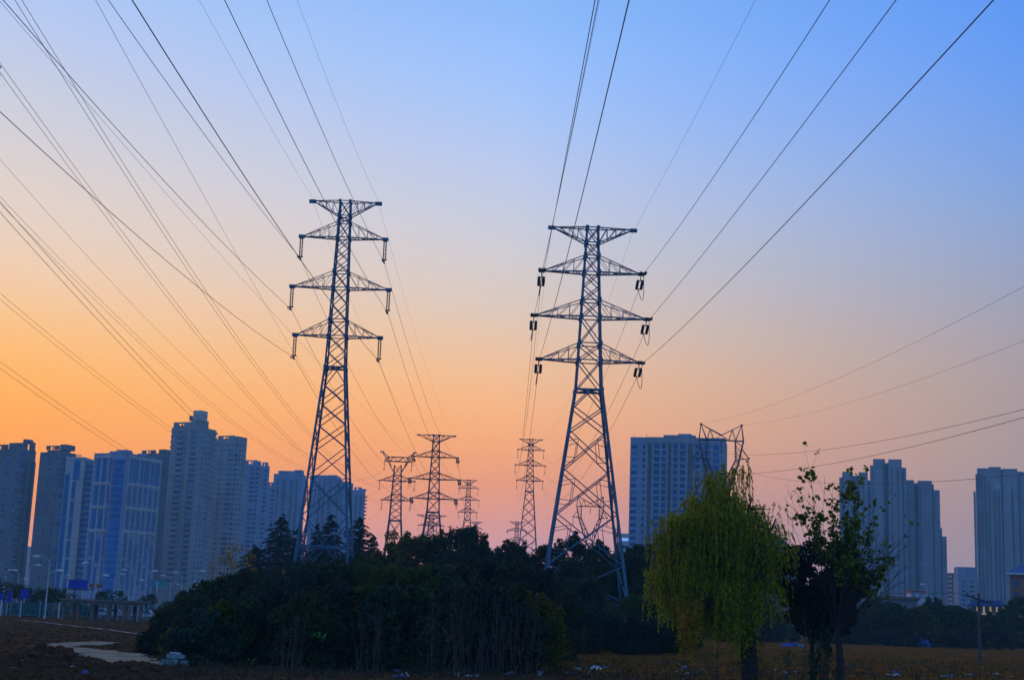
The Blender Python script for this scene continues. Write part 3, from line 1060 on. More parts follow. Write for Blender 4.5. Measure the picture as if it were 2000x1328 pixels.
class Block:
    """building with a front face and, if turned, a right-hand side face; all measures come from photo columns"""

    def __init__(s, name, label, xc, x0, x1, ytop, Y, theta, cat='building', group=None):
        s.th = theta
        c = at(xc, ytop, Y)
        s.c = np.array([c[0], c[1]])
        s.Y = Y
        s.ytop = ytop
        s.xc = xc
        s.u = np.array([-cos(theta), sin(theta)])
        s.vv = np.array([sin(theta), cos(theta)])
        s.L = s.solve(x0, ytop, s.u)
        s.Wd = s.solve(x1, ytop, s.vv) if x1 is not None and x1 > xc + .01 else 16.0
        s.h = c[2]
        s.root = empty(name, (c[0], c[1], 0), label, cat, -theta, group)
        s.count = 0
        s.rest = {}
        s.solids = MB()

    def solve(s, px, py, d):
        r = pray(px, py)
        k = r[0] / r[1]
        return (k * s.c[1] - s.c[0]) / (d[0] - k * d[1])

    def fx(s, px, py=None):
        """distance along the front face, left of the corner is negative local x"""
        return -s.solve(px, py or s.ytop, s.u)

    def sy(s, px, py=None):
        return s.solve(px, py or s.ytop, s.vv)

    def z(s, py, px=None, dy=0):
        px = px if px is not None else s.xc
        x = s.fx(px, py)
        Y = s.c[1] + (-x) * s.u[1] + dy
        return at(px, py, Y)[2]

    def box(s, x0, x1, y0, y1, z0, z1):
        s.solids.box(x0, x1, y0, y1, z0, z1)

    def part(s, name, material, boxes):
        if name in ('balcony', 'ledge', 'bay', 'recess', 'facade_rib', 'facade_pier', 'window_bay', 'lit_band'):
            for q in boxes[:100]:
                b = MB()
                b.box(*q)
                b.build(name, material, s.root)
            boxes = boxes[100:]
            if not boxes:
                return None
            b = MB()
            for q in boxes:
                b.box(*q)
            o = b.build(name, material, s.root)
            o['kind'] = 'stuff'
            return o
        b = MB()
        for q in boxes:
            b.box(*q)
        return b.build(name, material, s.root)

    def win(s, face, pos, z0, w, h, material, depth=0.0):
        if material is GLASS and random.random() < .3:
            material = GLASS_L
        if s.count < 100:
            o = bpy.data.objects.new('window', window_mesh(material))
            COL.objects.link(o)
            o.parent = s.root
            if face == 'f':
                o.location = (pos, -.03 + depth, z0)
            else:
                o.location = (.03 - depth, pos, z0)
                o.rotation_euler = (0, 0, pi / 2)
            o.scale = (w, 1, h)
            s.count += 1
        else:
            b = s.rest.setdefault(material.name, (MB(), material))[0]
            if face == 'f':
                b.box(pos - w / 2, pos + w / 2, -.09 + depth, .03 + depth, z0, z0 + h)
            else:
                b.box(-.03 - depth, .09 - depth, pos - w / 2, pos + w / 2, z0, z0 + h)

    def grid(s, face, cols, z0, z1, fl, h, material, depth=0.0, skip=0.0):
        n = int((z1 - z0) / fl)
        for k in range(n):                       # from the top down: the highest show most
            zz = z1 - (k + 1) * fl + (fl - h) * .5
            for pos, w in cols:
                if skip and random.random() < skip:
                    continue
                s.win(face, pos, zz, w, h, material, depth)

    def finish(s, wall):
        s.solids.build('wall', wall, s.root)
        for nm_, (b, mt) in s.rest.items():
            o = b.build('window', mt, s.root)
            o['kind'] = 'stuff'


def frame(b, x0, x1, y0, y1, z0, z1, t=.5, back=None):
    """roof screen wall with a slot the sky shows through"""
    zc = z0 + (z1 - z0) * .38
    xa, xb = lerp(x0, x1, .30), lerp(x0, x1, .62)
    b.box(x0, x1, y0, y0 + t, zc + .9, z1)
    b.box(x0, xa, y0, y0 + t, z0, zc + .9)
    b.box(xb, x1, y0, y0 + t, z0, zc + .9)
    xm = lerp(xa, xb, .55)
    b.box(xm, xm + .5, y0, y0 + t, z0, zc + .9)


R = radians
# --- far left residential tower
b = Block('apartment_tower', 'dark apartment tower cut by the left edge, with balcony window column', 46, -26, 72, 868, 820, R(24))
h = b.h
b.box(-b.L, 0, 0, b.Wd, 0, h - 2.5)
b.box(-b.L * .42, -1, 1, b.Wd - 6, h - 2.5, h + 1.2)
b.box(-4.2, -1.2, 4, 9, h + 1.2, h + 3.6)
b.box(-1.0, .0, b.Wd * .55, b.Wd - 1, h - 2.5, h + 2.2)
fr = MB(); frame(fr, -b.L * .9, -b.L * .43, .4, b.Wd - 2, h - 2.5, h + .3, .6); fr.build('roof_frame', CONC_D, b.root)
b.box(.0, .9, b.Wd * .30, b.Wd * .55, 0, h - 9)
b.box(.0, .9, b.Wd * .80, b.Wd - .2, 0, h - 9)
f = lambda p: b.fx(p, 1000)
b.grid('f', [(f(35.5), abs(f(41) - f(30)))], 10, h - 4, 3.0, 1.7, GLASS)
b.grid('f', [(f(25), 2.0), (f(5), 3.2)], 10, h - 6, 3.0, 1.5, GLASS)
b.grid('s', [(b.Wd * .2, 1.5), (b.Wd * .68, 1.5)], 10, h - 10, 3.0, 1.4, GLASS)
b.part('balcony', CONC_D, [(f(42), f(29), -.7, -.05, z_, z_ + .9) for z_ in np.arange(8, h - 7, 3.0)])
b.finish(CONC_D)

# --- second tower
b = Block('apartment_tower', 'dark apartment tower with saw-edged balconies right of the bright sky gap', 128, 80, 150, 872, 800, R(22))
h = b.h
b.box(-b.L, 0, 0, b.Wd, 0, h - 3)
b.box(-b.L * .82, -b.L * .05, 2, b.Wd - 4, h - 3, h - 1.6)
b.box(-4.5, -.5, 1, b.Wd - .5, h - 1.6, h + 1.4)
fr = MB(); frame(fr, -b.L * .8, -4.6, .5, b.Wd - 3, h - 1.6, h + .7, .5); fr.build('roof_frame', CONC_D, b.root)
b.part('balcony', CONC_D, [(-b.L - .9, -b.L + 1.5, 1, 4, z_, z_ + 1.1) for z_ in np.arange(6, h - 6, 3.0)])
f = lambda p: b.fx(p, 960)
b.grid('f', [(f(118), 3.2)], 10, h - 5, 3.0, 1.7, GLASS)
b.grid('f', [(f(107), 1.5), (f(92), 1.3)], 10, h - 5, 3.0, 1.4, GLASS)
b.finish(CONC_D)

# --- pale slab with long glass slots, in front
b = Block('office_slab', 'pale narrow slab with blue glass slots and a roof railing, beside the banded wing', 167, 130, 168, 893, 740, R(4))
h = b.h
b.box(-b.L, 0, 0, 14, 0, h)
rl = MB()
for k in range(5):
    x = lerp(b.fx(148), b.fx(158), k / 4)
    rl.box(x - .12, x + .12, .2, .4, h, h + 1.3)
rl.box(b.fx(148), b.fx(158), .2, .4, h + 1.15, h + 1.4)
rl.build('railing', CONC_C, b.root)
f = lambda p: b.fx(p, 893)
b.win('f', f(135.5), 4, abs(f(140) - f(131.5)), h - 9 - 4, GLASS_B)
zt = h - 1.5
for k, ln in enumerate((11, 10, 10, 10, 9.5, 9.5, 9.5)):
    b.win('f', f(152 if k == 0 else 149.5), zt - ln + .8, 3.4 if k == 0 else 1.9, ln - .8, GLASS_B)
    zt -= ln
b.part('cornice', CONC_W, [(-b.L - .2, .2, -.25, -.02, h - .9, h + .05)])
b.finish(CONC_W)

# --- banded wing
b = Block('apartment_wing', 'grey wing with stacked horizontal window bands left of the glass-cornered office block', 190, 164.5, 190, 899, 742, R(4))
h = b.h
b.box(-b.L, 0, 0, 14, 0, h)
f = lambda p: b.fx(p, 960)
b.grid('f', [(f(171.5), 4.6)], 6, h - 1.5, 3.05, 1.45, GLASS_B)
b.finish(CONC_C)

# --- office block with glass corner
b = Block('office_block', 'office block with tall blue glass strips, pale grid and a glass corner bay', 246, 186, 318, 884, 720, R(26))
h = b.h
b.box(-b.L, 0, 0, b.Wd, 0, h)
b.box(-b.L * .62, -b.L * .2, 2, 8, h, h + 1.2)
b.box(1.2 - 8, -.6, b.Wd * .02, b.Wd * .2, h, h + 1.6)
b.box(-6, -.5, b.Wd * .55, b.Wd * .6, h, h + 1.5)
# glass corner bay (rounded)
g = MB()
rad = abs(b.fx(222, 884))
pts = []
nseg = 8
for k in range(nseg + 1):
    a = lerp(pi, 2 * pi, k / nseg)
    pts.append((-rad * .5 + .5 * rad * cos(a), .5 * rad * sin(a) * .7))
n0 = len(g.v)
for zz in (4, h - 3.2):
    g.v += [(x, y, zz) for x, y in pts]
k_ = len(pts)
for i in range(k_ - 1):
    g.f.append((i, i + 1, k_ + i + 1, k_ + i))
g.f.append(tuple(range(k_, 2 * k_)))
bay = g.build('glass_bay', GLASS_B, b.root)
for zz in np.arange(6, h - 3, 3.3):
    bd = MB()
    for i in range(k_ - 1):
        bd.bar((pts[i][0] * 1.0, pts[i][1] - .05, zz), (pts[i + 1][0], pts[i + 1][1] - .05, zz), .16, .34)
    bd.build('glazing_bar', CONC_C, bay)
bd = MB()
bd.bar((pts[0][0], pts[0][1] - .1, h - 2.6), (pts[-1][0], pts[-1][1] - .1, h - 2.6), .3, 1.2)
bd.build('glazing_bar', CONC_C, bay)
yy = 884
segs = [(h - 2.5, 12.0), (h - 16.0, 10.2), (h - 27.8, 10.2), (h - 39.6, 12.0), (h - 53, 12), (h - 66.5, 12), (h - 80, 10)]
lf = [-b.L + (b.L - rad) * q for q in (.25, .60, .93)]
for zt, ln in segs:
    for j, x in enumerate(lf):
        if zt - ln < 2:
            continue
        off = 0 if zt > h - 35 else (j % 2) * 3.2
        b.win('f', x, zt - ln - off, (b.L - rad) * (.20 if j < 2 else .1), ln - .4, GLASS_B)
W_ = b.Wd
for si, (zt, ln) in enumerate(segs):
    ncol = 6
    for j in range(ncol):
        pos = W_ * (.1 + .86 * (j + .5) / ncol)
        off = 0 if si < 3 else (j % 3) * 2.6
        if zt - ln - off < 2:
            continue
        b.win('s', pos, zt - ln - off, W_ * (.108 if si == 0 else .085), ln - .5, GLASS_B)
mu = MB()
for j in range(7):
    y = W_ * (.1 + .86 * j / 6)
    mu.box(.0, .45, y - .35, y + .35, 2, h - (2 if j % 2 == 0 else 15))
for j in range(6):
    for q in (.35, .65):
        y = W_ * (.1 + .86 * (j + q) / 6)
        mu.box(.1, .22, y - .07, y + .07, 4, h - 2.5)
for x in (-b.L + .3, -b.L + (b.L - rad) * .43, -b.L + (b.L - rad) * .8):
    mu.box(x - .35, x + .35, -.45, .0, 2, h)
for zt, ln in segs[:4]:
    mu.box(.0, .5, W_ * .08, W_ * .98, zt + .1, zt + 1.5)
    mu.box(-b.L, -rad, -.5, .0, zt + .1, zt + 1.4)
mu.build('facade_grid', CONC_W, b.root)
b.finish(CONC_C)

# --- tower behind the office block
b = Block('apartment_tower', 'dark flank of an apartment tower wedged behind the glass-cornered office block', 316, 272, 344, 880, 830, R(30))
h = b.h
b.box(-b.L, 0, 0, b.Wd, 0, h - 1.4)
b.box(-5, -.5, b.Wd * .25, b.Wd, h - 1.4, h + 1.2)
fr = MB(); frame(fr, -b.L * .9, -5.2, .4, b.Wd - 2, h - 1.4, h + .6, .5); fr.build('roof_frame', CONC_D, b.root)
b.grid('s', [(b.Wd * .3, 1.2), (b.Wd * .75, 1.2)], 8, h - 5, 3.0, 1.3, GLASS)
b.finish(CONC_D)

# --- tallest residential tower
b = Block('apartment_tower', 'tallest beige apartment tower, with a blue-grey water tank on its roof', 388, 337, 424, 826, 790, R(27))
h = b.h
b.box(-b.L, 0, 0, b.Wd, 0, h - 2.0)
b.box(-b.L * .32, 0, .5, b.Wd * .55, h - 2.0, h + 2.0)
b.box(-b.L * .9, -b.L * .34, 3, b.Wd - 3, h - 2, h - .6)
fr = MB(); frame(fr, -b.L * .97, -b.L * .33, .4, b.Wd - 3, h - 2.0, h + .9, .6); fr.build('roof_frame', CONC_B, b.root)
tk = b.part('water_tank', CONC_W, [(-.2 - 5.6, -.6, 2.0, 8.0, h + 2.0, h + 7.4)])
vent = MB(); vent.tube([(-8.0, 3, h + 2), (-8.0, 3, h + 4.6)], 1.0, 10); vent.build('roof_vent', CONC_D, b.root)
f = lambda p: b.fx(p, 900)
wl_ = abs(f(360) - f(345))
b.grid('f', [(f(349.5), 4.4), (f(376), 3.4)], 12, h - 3.5, 3.0, 1.75, GLASS)
b.part('facade_rib', CONC_B, [(f(x_) - .35, f(x_) + .35, -.55, .0, 0, h - 2.2) for x_ in (358.5, 369, 384)])
b.part('balcony', CONC_B, [(f(349.5) - 2.5, f(349.5) + 2.5, -.75, -.1, z_, z_ + .8) for z_ in np.arange(6, h - 7, 3.0)])
b.part('ledge', CONC_B, [(-b.L - .9, -b.L + .6, .6, 3.6, z_, z_ + 1.3) for z_ in np.arange(6, h - 3, 3.0)] + [(.0, .5, b.Wd - 3.2, b.Wd + .6, z_, z_ + 1.3) for z_ in np.arange(6, h - 3, 3.0)])
b.grid('s', [(b.Wd * .34, 1.0), (b.Wd * .52, 1.0), (b.Wd * .68, 1.1), (b.Wd * .84, .9)], 12, h - 5, 3.0, 1.7, GLASS)
b.finish(CONC_B)


def res_tower(label, xc, x0, x1, ytop, Y, th, wall, crown, cols, scols, fl=3.0, cap=True):
    b = Block('apartment_tower', label, xc, x0, x1, ytop, Y, th)
    h = b.h
    b.box(-b.L, 0, 0, b.Wd, 0, h)
    for (xa, xb, yt) in crown:
        za = b.z(yt, (xa + xb) / 2)
        b.box(b.fx(xa), min(b.fx(xb), b.Wd * .9) if xb <= xc else b.fx(xc), .8, b.Wd * .7, h, za)
        if xb > xc:
            b.box(-4, -.05, b.Wd * .1, min(b.Wd, b.sy(xb)), h, za)
    fr = MB(); frame(fr, -b.L * .9, -b.L * .15, .3, b.Wd - 1, h, h + 2.6, .6); fr.build('roof_frame', wall, b.root)
    f = lambda p: b.fx(p, ytop + 60)
    for (px, w, hh, skip) in cols:
        b.grid('f', [(f(px), w)], 14, h - 2, fl, hh, GLASS, skip=skip)
    for (t, w, hh) in scols:
        b.grid('s', [(b.Wd * t, w)], 14, h - 2, fl, hh, GLASS)
    b.finish(wall)
    return b


b = res_tower('beige apartment tower with a stepped roof just right of the tallest tower', 463, 421, 483, 858, 880, R(26), CONC_B,
              [(433, 452, 856), (460, 483, 851)], [(448, 4.2, 1.6, .05), (459, 2.0, 1.4, 0), (430, 1.4, 1.4, 0)], [(.35, 1.2, 1.4), (.7, 1.2, 1.4)])
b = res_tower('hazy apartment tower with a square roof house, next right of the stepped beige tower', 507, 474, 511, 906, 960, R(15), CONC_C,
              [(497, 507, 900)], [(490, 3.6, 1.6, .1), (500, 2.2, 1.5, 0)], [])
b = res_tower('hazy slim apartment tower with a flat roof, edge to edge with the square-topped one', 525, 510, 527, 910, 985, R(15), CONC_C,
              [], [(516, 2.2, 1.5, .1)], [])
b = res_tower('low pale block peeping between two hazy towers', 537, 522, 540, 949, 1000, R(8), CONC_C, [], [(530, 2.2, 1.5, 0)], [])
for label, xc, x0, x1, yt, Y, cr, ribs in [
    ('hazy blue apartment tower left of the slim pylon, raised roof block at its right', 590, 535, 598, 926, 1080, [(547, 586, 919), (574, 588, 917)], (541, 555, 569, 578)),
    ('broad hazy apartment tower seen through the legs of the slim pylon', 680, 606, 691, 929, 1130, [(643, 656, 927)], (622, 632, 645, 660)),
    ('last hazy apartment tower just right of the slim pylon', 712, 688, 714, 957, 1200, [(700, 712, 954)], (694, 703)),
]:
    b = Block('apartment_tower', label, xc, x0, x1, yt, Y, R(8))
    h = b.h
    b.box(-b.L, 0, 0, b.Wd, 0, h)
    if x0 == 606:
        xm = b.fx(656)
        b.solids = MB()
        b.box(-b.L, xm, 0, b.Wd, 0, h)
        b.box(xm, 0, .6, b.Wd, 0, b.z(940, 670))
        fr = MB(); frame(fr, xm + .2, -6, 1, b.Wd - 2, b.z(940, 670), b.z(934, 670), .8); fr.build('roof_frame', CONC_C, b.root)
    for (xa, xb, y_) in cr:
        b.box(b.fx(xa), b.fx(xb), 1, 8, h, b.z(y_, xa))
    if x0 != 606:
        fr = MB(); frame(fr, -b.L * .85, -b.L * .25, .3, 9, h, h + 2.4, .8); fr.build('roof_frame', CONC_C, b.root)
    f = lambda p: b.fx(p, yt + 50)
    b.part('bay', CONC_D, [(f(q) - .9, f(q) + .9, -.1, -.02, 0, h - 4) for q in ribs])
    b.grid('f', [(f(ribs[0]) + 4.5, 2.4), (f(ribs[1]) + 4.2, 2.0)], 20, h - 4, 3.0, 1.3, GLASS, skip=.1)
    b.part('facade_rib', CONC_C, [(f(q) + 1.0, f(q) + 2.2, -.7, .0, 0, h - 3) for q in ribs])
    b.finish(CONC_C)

# --- sliver of another block in the bright gap
b = Block('apartment_tower', 'pale sliver of a distant block low in the bright gap between dark towers', 57, 44, 57, 1067, 1300, R(3))
b.box(-b.L, 0, 0, 14, 0, b.h)
b.grid('f', [(-b.L * .5, 2.0)], 10, b.h - 2, 3.0, 1.2, GLASS)
b.finish(CONC_W)

# --- slab block on the right behind the willow
b = Block('apartment_block', 'wide slab apartment block with vertical piers, behind the willow and the cup-headed pylon', 1417, 1231.5, 1420.5, 856, 620, R(10.5))
h = b.h
b.box(-b.L, 0, 0, b.Wd, 0, h)
f = lambda p: b.fx(p, 856)
b.box(f(1296), f(1358), .4, 12, h, b.z(849, 1300))
b.box(f(1324), f(1350), 1, 12, h, b.z(846.5, 1330))
fl = (b.z(868, 1245) - b.z(1033, 1245)) / 13
ztop = b.z(866, 1245)
b.grid('f', [(f(1239.5), 2.4), (f(1259.5), 1.7)], 4, ztop, fl, fl * .52, GLASS)
b.grid('f', [(f(1283), 2.1)], 4, ztop, fl, fl * .78, GLASS_B)
b.grid('f', [(f(1333.5), 2.3)], 4, ztop, fl, fl * .70, GLASS_B)
b.grid('f', [(f(1298.5), 1.9), (f(1318.5), 1.9)], 4, ztop, fl, fl * .6, GLASS_B)
b.grid('f', [(f(1361), 2.3), (f(1381), 2.3), (f(1399), 2.2)], 4, ztop, fl, fl * .6, GLASS_B)
b.part('recess', CONC_D, [(f(q) - 1.35, f(q) + 1.35, -.1, -.02, 2, ztop) for q in (1269, 1308, 1348.5)])
b.part('facade_pier', CONC_A, [(f(q) - .5, f(q) + .5, -.9, .0, 0, ztop + .5) for q in (1263.5, 1276, 1291, 1303.5, 1314, 1327, 1341.5, 1356, 1370, 1391)])
b.part('facade_pier', CONC_A, [(f(1404.5), f(1416.5), -.5, .0, 0, h - 1)])
b.part('balcony', CONC_C, [(f(q) - 1.5, f(q) + 1.5, -.7, -.1, ztop - (k + 1) * fl - .2, ztop - (k + 1) * fl + fl * .24) for q in (1283, 1298.5, 1318.5, 1333.5, 1361, 1381) for k in range(23)])
b.part('parapet', CONC_A, [(f(1262), f(1296), -.4, .0, ztop + .6, h + .1), (f(1296), f(1340), -.4, .0, ztop + .6, h + .6), (f(1340), 0, -.4, .0, ztop + .6, h + .05)])
an = MB()
for q in (1238, 1262):
    an.bar((f(q), 1, h), (f(q), 1, h + 1.6), .14)
an.build('roof_antenna', STEEL_DARK, b.root)
b.finish(CONC_C)


def bundle_tower(label, px0, px1, ytop, Y, bays, lit=(), depth=18, theta=radians(14.5), wall=CONC_A, strips=()):
    """tower of vertical bays with different heights: bays = (x0, x1, ytop, setback)"""
    b = Block('apartment_tower', label, px1, px0, None, ytop, Y, theta)
    bx = sorted(bays)
    for (xa, xb, yt, sb) in bx:
        zt = b.z(yt, (xa + xb) / 2)
        b.box(b.fx(xa, yt) + .01, b.fx(xb, yt) - .01, sb, depth + sb * .3 + (xa % 7) * .2, 0, zt)
    b.finish(wall)
    f = lambda p: b.fx(p, ytop + 80)
    if strips:
        b.part('window_bay', CONC_D, [(f(q) - w, f(q) + w, sb - .1, sb - .02, 4, b.z(yt, q)) for (q, w, yt, sb) in strips])
    fl = 3.0
    for (q, w, ya, yb, sb) in lit:  # window columns, most panes carrying the painted sunset reflection
        za, zb = b.z(yb, q), b.z(ya, q)
        n = int((zb - za) / fl)
        for k in range(n):
            if random.random() < .22:
                continue
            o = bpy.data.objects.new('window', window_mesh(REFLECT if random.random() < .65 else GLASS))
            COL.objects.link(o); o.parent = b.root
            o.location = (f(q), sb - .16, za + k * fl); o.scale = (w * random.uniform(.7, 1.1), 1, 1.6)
    return b


bundle_tower('stepped grey apartment tower, lowest left of the three joined ones on the right', 1638, 1698, 920, 850,
             [(1639, 1645, 932, .8), (1645, 1665, 921, 0), (1665, 1677, 928, 2.0), (1677, 1694.5, 922, .6), (1694.5, 1701, 937, 2.8)],
             strips=[(1666.5, .5, 930, 2), (1676, .5, 930, 2), (1646.5, .4, 930, 0), (1687, .5, 938, .6)])
bundle_tower('tallest middle one of the three joined stepped towers on the right', 1698, 1770, 896, 845,
             [(1699, 1705, 908, 1.2), (1705, 1728.5, 896, 0), (1728.5, 1735, 903, 2.2), (1735, 1761, 896.5, .7), (1761, 1770, 912.5, 1.6)],
             lit=[(1710, 1.0, 945, 1090, 0), (1748.5, 1.3, 950, 1060, .7), (1767, 1.3, 985, 1110, 1.6)],
             strips=[(1727, .6, 905, 0), (1731.5, .7, 908, 2.2), (1742, .4, 914, .7), (1754, .5, 914, .7), (1765, .5, 920, 1.6)])
bundle_tower('right-hand one of the three joined towers, stepping down in two ledges', 1770, 1849, 938, 848,
             [(1770, 1785, 937, .6), (1785, 1793, 943, 2.4), (1793, 1820, 938.5, 0), (1820, 1824, 945, 1.4), (1824, 1835.5, 956.5, 1.2), (1835.5, 1840, 1030, 2), (1840, 1849, 1047, 1.4)],
             strips=[(1786, .6, 945, 2.3), (1791, .6, 946, 2.3), (1798, .45, 950, 0), (1821, .6, 948, 1.3), (1838, .5, 1035, 2)])
b = bundle_tower('wide grey apartment tower cut by the right edge', 1902, 2080, 913, 800,
                 [(1901, 1905, 959, 1.6), (1905, 1908, 925, 1.2), (1908, 1931, 914, .4), (1931, 1954.5, 911.5, 0), (1954.5, 1957, 916, 2), (1957, 1987, 915, .6), (1987, 1996, 920, 1.5), (1996, 2016, 921, .8),
                  (2016, 2050, 915, 0), (2050, 2080, 918, 1)],
                 strips=[(1912, .5, 922, .4), (1918, .5, 926, .4), (1925, .5, 930, .4), (1933, .5, 940, 0), (1943, .7, 960, 0), (1951, .7, 960, 0), (1978, .6, 955, .6), (1991, .6, 930, 1.5)], theta=R(18.5))
b.part('roof_sign_panel', CONC_W, [(b.fx(1943, 940), b.fx(1955, 940), -.35, -.02, b.z(953, 1950), b.z(947, 1950))])

# --- low blocks between the right-hand towers
b = Block('apartment_block', 'far brownish apartment block with white balconies, between the right-hand towers', 1874, 1851, 1874, 1119, 1000, R(4))
b.box(-b.L, 0, 0, 14, 0, b.h)
b.part('balcony', WHITE, [(-b.L + .2, -b.L + 2.6, -.8, -.05, z_, z_ + 1.0) for z_ in np.arange(3, b.h - 3, 3.0)])
b.grid('f', [(-b.L * .5, 1.5), (-b.L * .22, 1.5)], 3, b.h - 1, 3.0, 1.4, GLASS)
b.finish(BRICK)
b = Block('apartment_block', 'far pale-blue apartment block with a flat stepped roof, between the right-hand towers', 1910, 1872, 1910, 1129, 960, R(4))
b.box(-b.L, 0, 0, 14, 0, b.h)
b.box(-b.L, -b.L * .1, .4, 12, b.h, b.z(1107, 1890))
b.grid('f', [(-b.L * .75, 2.4), (-b.L * .32, 2.4)], 3, b.h - 1, 3.0, 1.3, GLASS)
b.part('balcony', CONC_W, [(-b.L * .5, -b.L * .1, -.7, -.05, z_, z_ + .8) for z_ in np.arange(3, b.h - 2, 3.0)])
b.finish(CONC_C)

# --- small block with a lit band left of the slab block
b = Block('office_block', 'small far block with a glowing blue-white band, just left of the slab block', 1234, 1211, 1234, 1042, 760, R(4))
b.box(-b.L, 0, 0, 12, 0, b.h)
b.grid('f', [(-b.L * q, 1.0) for q in (.85, .68, .5, .33, .16)], 4, b.z(1062, 1220), 3.0, 1.5, GLASS)
b.part('lit_band', COOLLIT, [(-b.L * q - .55, -b.L * q + .55, -.3, -.05, b.z(1056, 1220), b.z(1050.5, 1220)) for q in (.85, .68, .5, .33, .16)])
b.finish(CONC_W)

# --- arched hall behind the willow
hc = at(1487, 1100, 520)
hall = empty('arched_hall', (hc[0], 520, 0), 'arched blue-grey sports hall seen through the willow branches', 'hall')
hb = MB()
hw_ = 15.5
top_ = at(1487, 1036, 520)[2]
arc = [(hw_ * cos(a) * 1.0, 8 + (top_ - 8) * sin(a) ** .7 if sin(a) > 0 else 8) for a in np.linspace(0, pi, 22)]
hb.prism([(x, zz) for x, zz in arc][::-1], 0, 40)
hb.build('roof', mat('hall_roof', (.10, .19, .26), .5, .12, .3), hall)
wb_ = MB(); wb_.box(-hw_ + .2, hw_ - .2, .3, 39.7, 0, 7.95); wb_.build('wall', CONC_C, hall)
rb = MB()
for k in range(7):
    x = lerp(-hw_ * .8, hw_ * .8, k / 6)
    rb.box(x - .2, x + .2, -.3, -.02, 0, 8 + (top_ - 8) * max(0, 1 - (x / hw_) ** 2) ** .35 - .5)
rb.build('gable_rib', CONC_W, hall)
dw = MB(); dw.box(-5, 5, -.12, -.03, 0, 5.5); dw.build('glass_door', GLASS_B, hall)

# --- building with the blue roof on the right edge
bc = at(2003, 1140, 400)
rb_ = empty('brick_building', (bc[0], 400, 0), 'red-brown building with a blue hipped roof at the right edge', 'building', -radians(19))
zt = at(1985, 1119, 400)[2]; zp = at(2000, 1102, 400)[2]
x0 = at(1974, 1140, 400)[0] - bc[0]
q = MB(); q.box(x0, x0 + 16, 0, 14, 0, zt); q.build('wall', BRICK, rb_)
q = MB()
xa, xb = x0 - 1.0, x0 + 17
n = len(q.v)
q.v += [(xa, -1, zt), (xb, -1, zt), (xb, 15, zt), (xa, 15, zt), (xa + 3.4, 5, zp), (xb - 3.4, 5, zp), (xb - 3.4, 9, zp), (xa + 3.4, 9, zp)]
q.f += [(0, 1, 5, 4), (1, 2, 6, 5), (2, 3, 7, 6), (3, 0, 4, 7), (4, 5, 6, 7), (3, 2, 1, 0)]
q.build('roof', ROOFBLUE, rb_)
q = MB(); q.box(xa, xb, -1.1, -.95, zt - .35, zt + .12); q.build('gutter', WHITE, rb_)
for k in range(4):
    for j in range(2):
        o = bpy.data.objects.new('window', window_mesh(GLASS)); COL.objects.link(o); o.parent = rb_
        o.location = (x0 + 1.6 + j * 4, -.03, zt - 3.6 - k * 3.4); o.scale = (1.1, 1, 1.9)

# --- lit colonnade
cc = at(1928, 1190, 350)
cl = empty('colonnade_building', (cc[0], 350, 0), 'low pavilion with a blue roof and warmly lit columns at right', 'pavilion', -radians(18))
ln = at(1963, 1190, 350)[0] - at(1896, 1190, 350)[0]
zr = at(1928, 1184, 350)[2]; zb2 = at(1928, 1197, 350)[2]; zt2 = at(1928, 1172, 350)[2]
q = MB(); q.box(-ln / 2, ln / 2, 3, 9, 0, zr); q.build('wall', CONC_D, cl)
q = MB(); q.prism([(-ln / 2 - .6, zr), (ln / 2 + .6, zr), (ln / 2 - 1, zt2), (-ln / 2 + 1, zt2)], -.6, 9.6); q.build('roof', ROOFBLUE, cl)
for k in range(6):
    x = lerp(-ln / 2 + .4, ln / 2 - .4, k / 5)
    q = MB(); q.tube([(x, 0, zb2), (x, 0, zr)], .22, 8); q.build('column', AMBER if k else CONC_W, cl)
q = MB(); q.box(-ln / 2, ln / 2, -.3, 3, 0, zb2); q.build('plinth', CONC_W, cl)
q = MB(); q.box(-ln / 2, ln / 2, -.36, -.32, zb2 - .35, zb2 - .1); q.build('lit_strip', AMBER, cl)

# --- hut and dark flat roof behind the hedge
hc = at(1792, 1165, 305)
hut = empty('hut', (hc[0], 305, 0), 'small white rooftop hut with two pale windows above the hedge', 'hut')
z0 = at(1792, 1171, 305)[2]; z1 = at(1792, 1156, 305)[2]
q = MB(); q.box(-1.5, 1.5, 0, 3, 0, z1); q.build('wall', WHITE, hut)
q = MB(); q.box(-1.75, 1.75, -.3, 3.3, z1, z1 + .25); q.build('roof', RED_B, hut)
for sx_ in (-.75, .75):
    q = MB(); q.box(sx_ - .5, sx_ + .5, -.08, -.02, z0 + .35, z1 - .25); q.build('window', CONC_C, hut)
dc = at(1742, 1175, 300)
sh = empty('flat_roofed_shed', (dc[0], 300, 0), 'long dark shed with a flat roof edge above the hedge', 'shed', -radians(14))
w2 = at(1790, 1175, 300)[0] - at(1694, 1175, 300)[0]
zt3 = at(1742, 1164, 300)[2]
q = MB(); q.box(-w2 / 2, w2 / 2, 0, 8, 0, zt3 - .5); q.build('wall', CONC_D, sh)
q = MB(); q.box(-w2 / 2 - .5, w2 / 2 + .5, -.8, 8.6, zt3 - .5, zt3); q.build('roof', CONC_BEAM, sh)

# ------------------------------------------------------------------ vegetation
def rand_rot(n):
    """n random orthonormal pairs"""
    a = rng.normal(size=(n, 3)); a /= np.linalg.norm(a, axis=1)[:, None] + 1e-9
    b = rng.normal(size=(n, 3)); b -= (b * a).sum(1)[:, None] * a
    b /= np.linalg.norm(b, axis=1)[:, None] + 1e-9
    return a, b


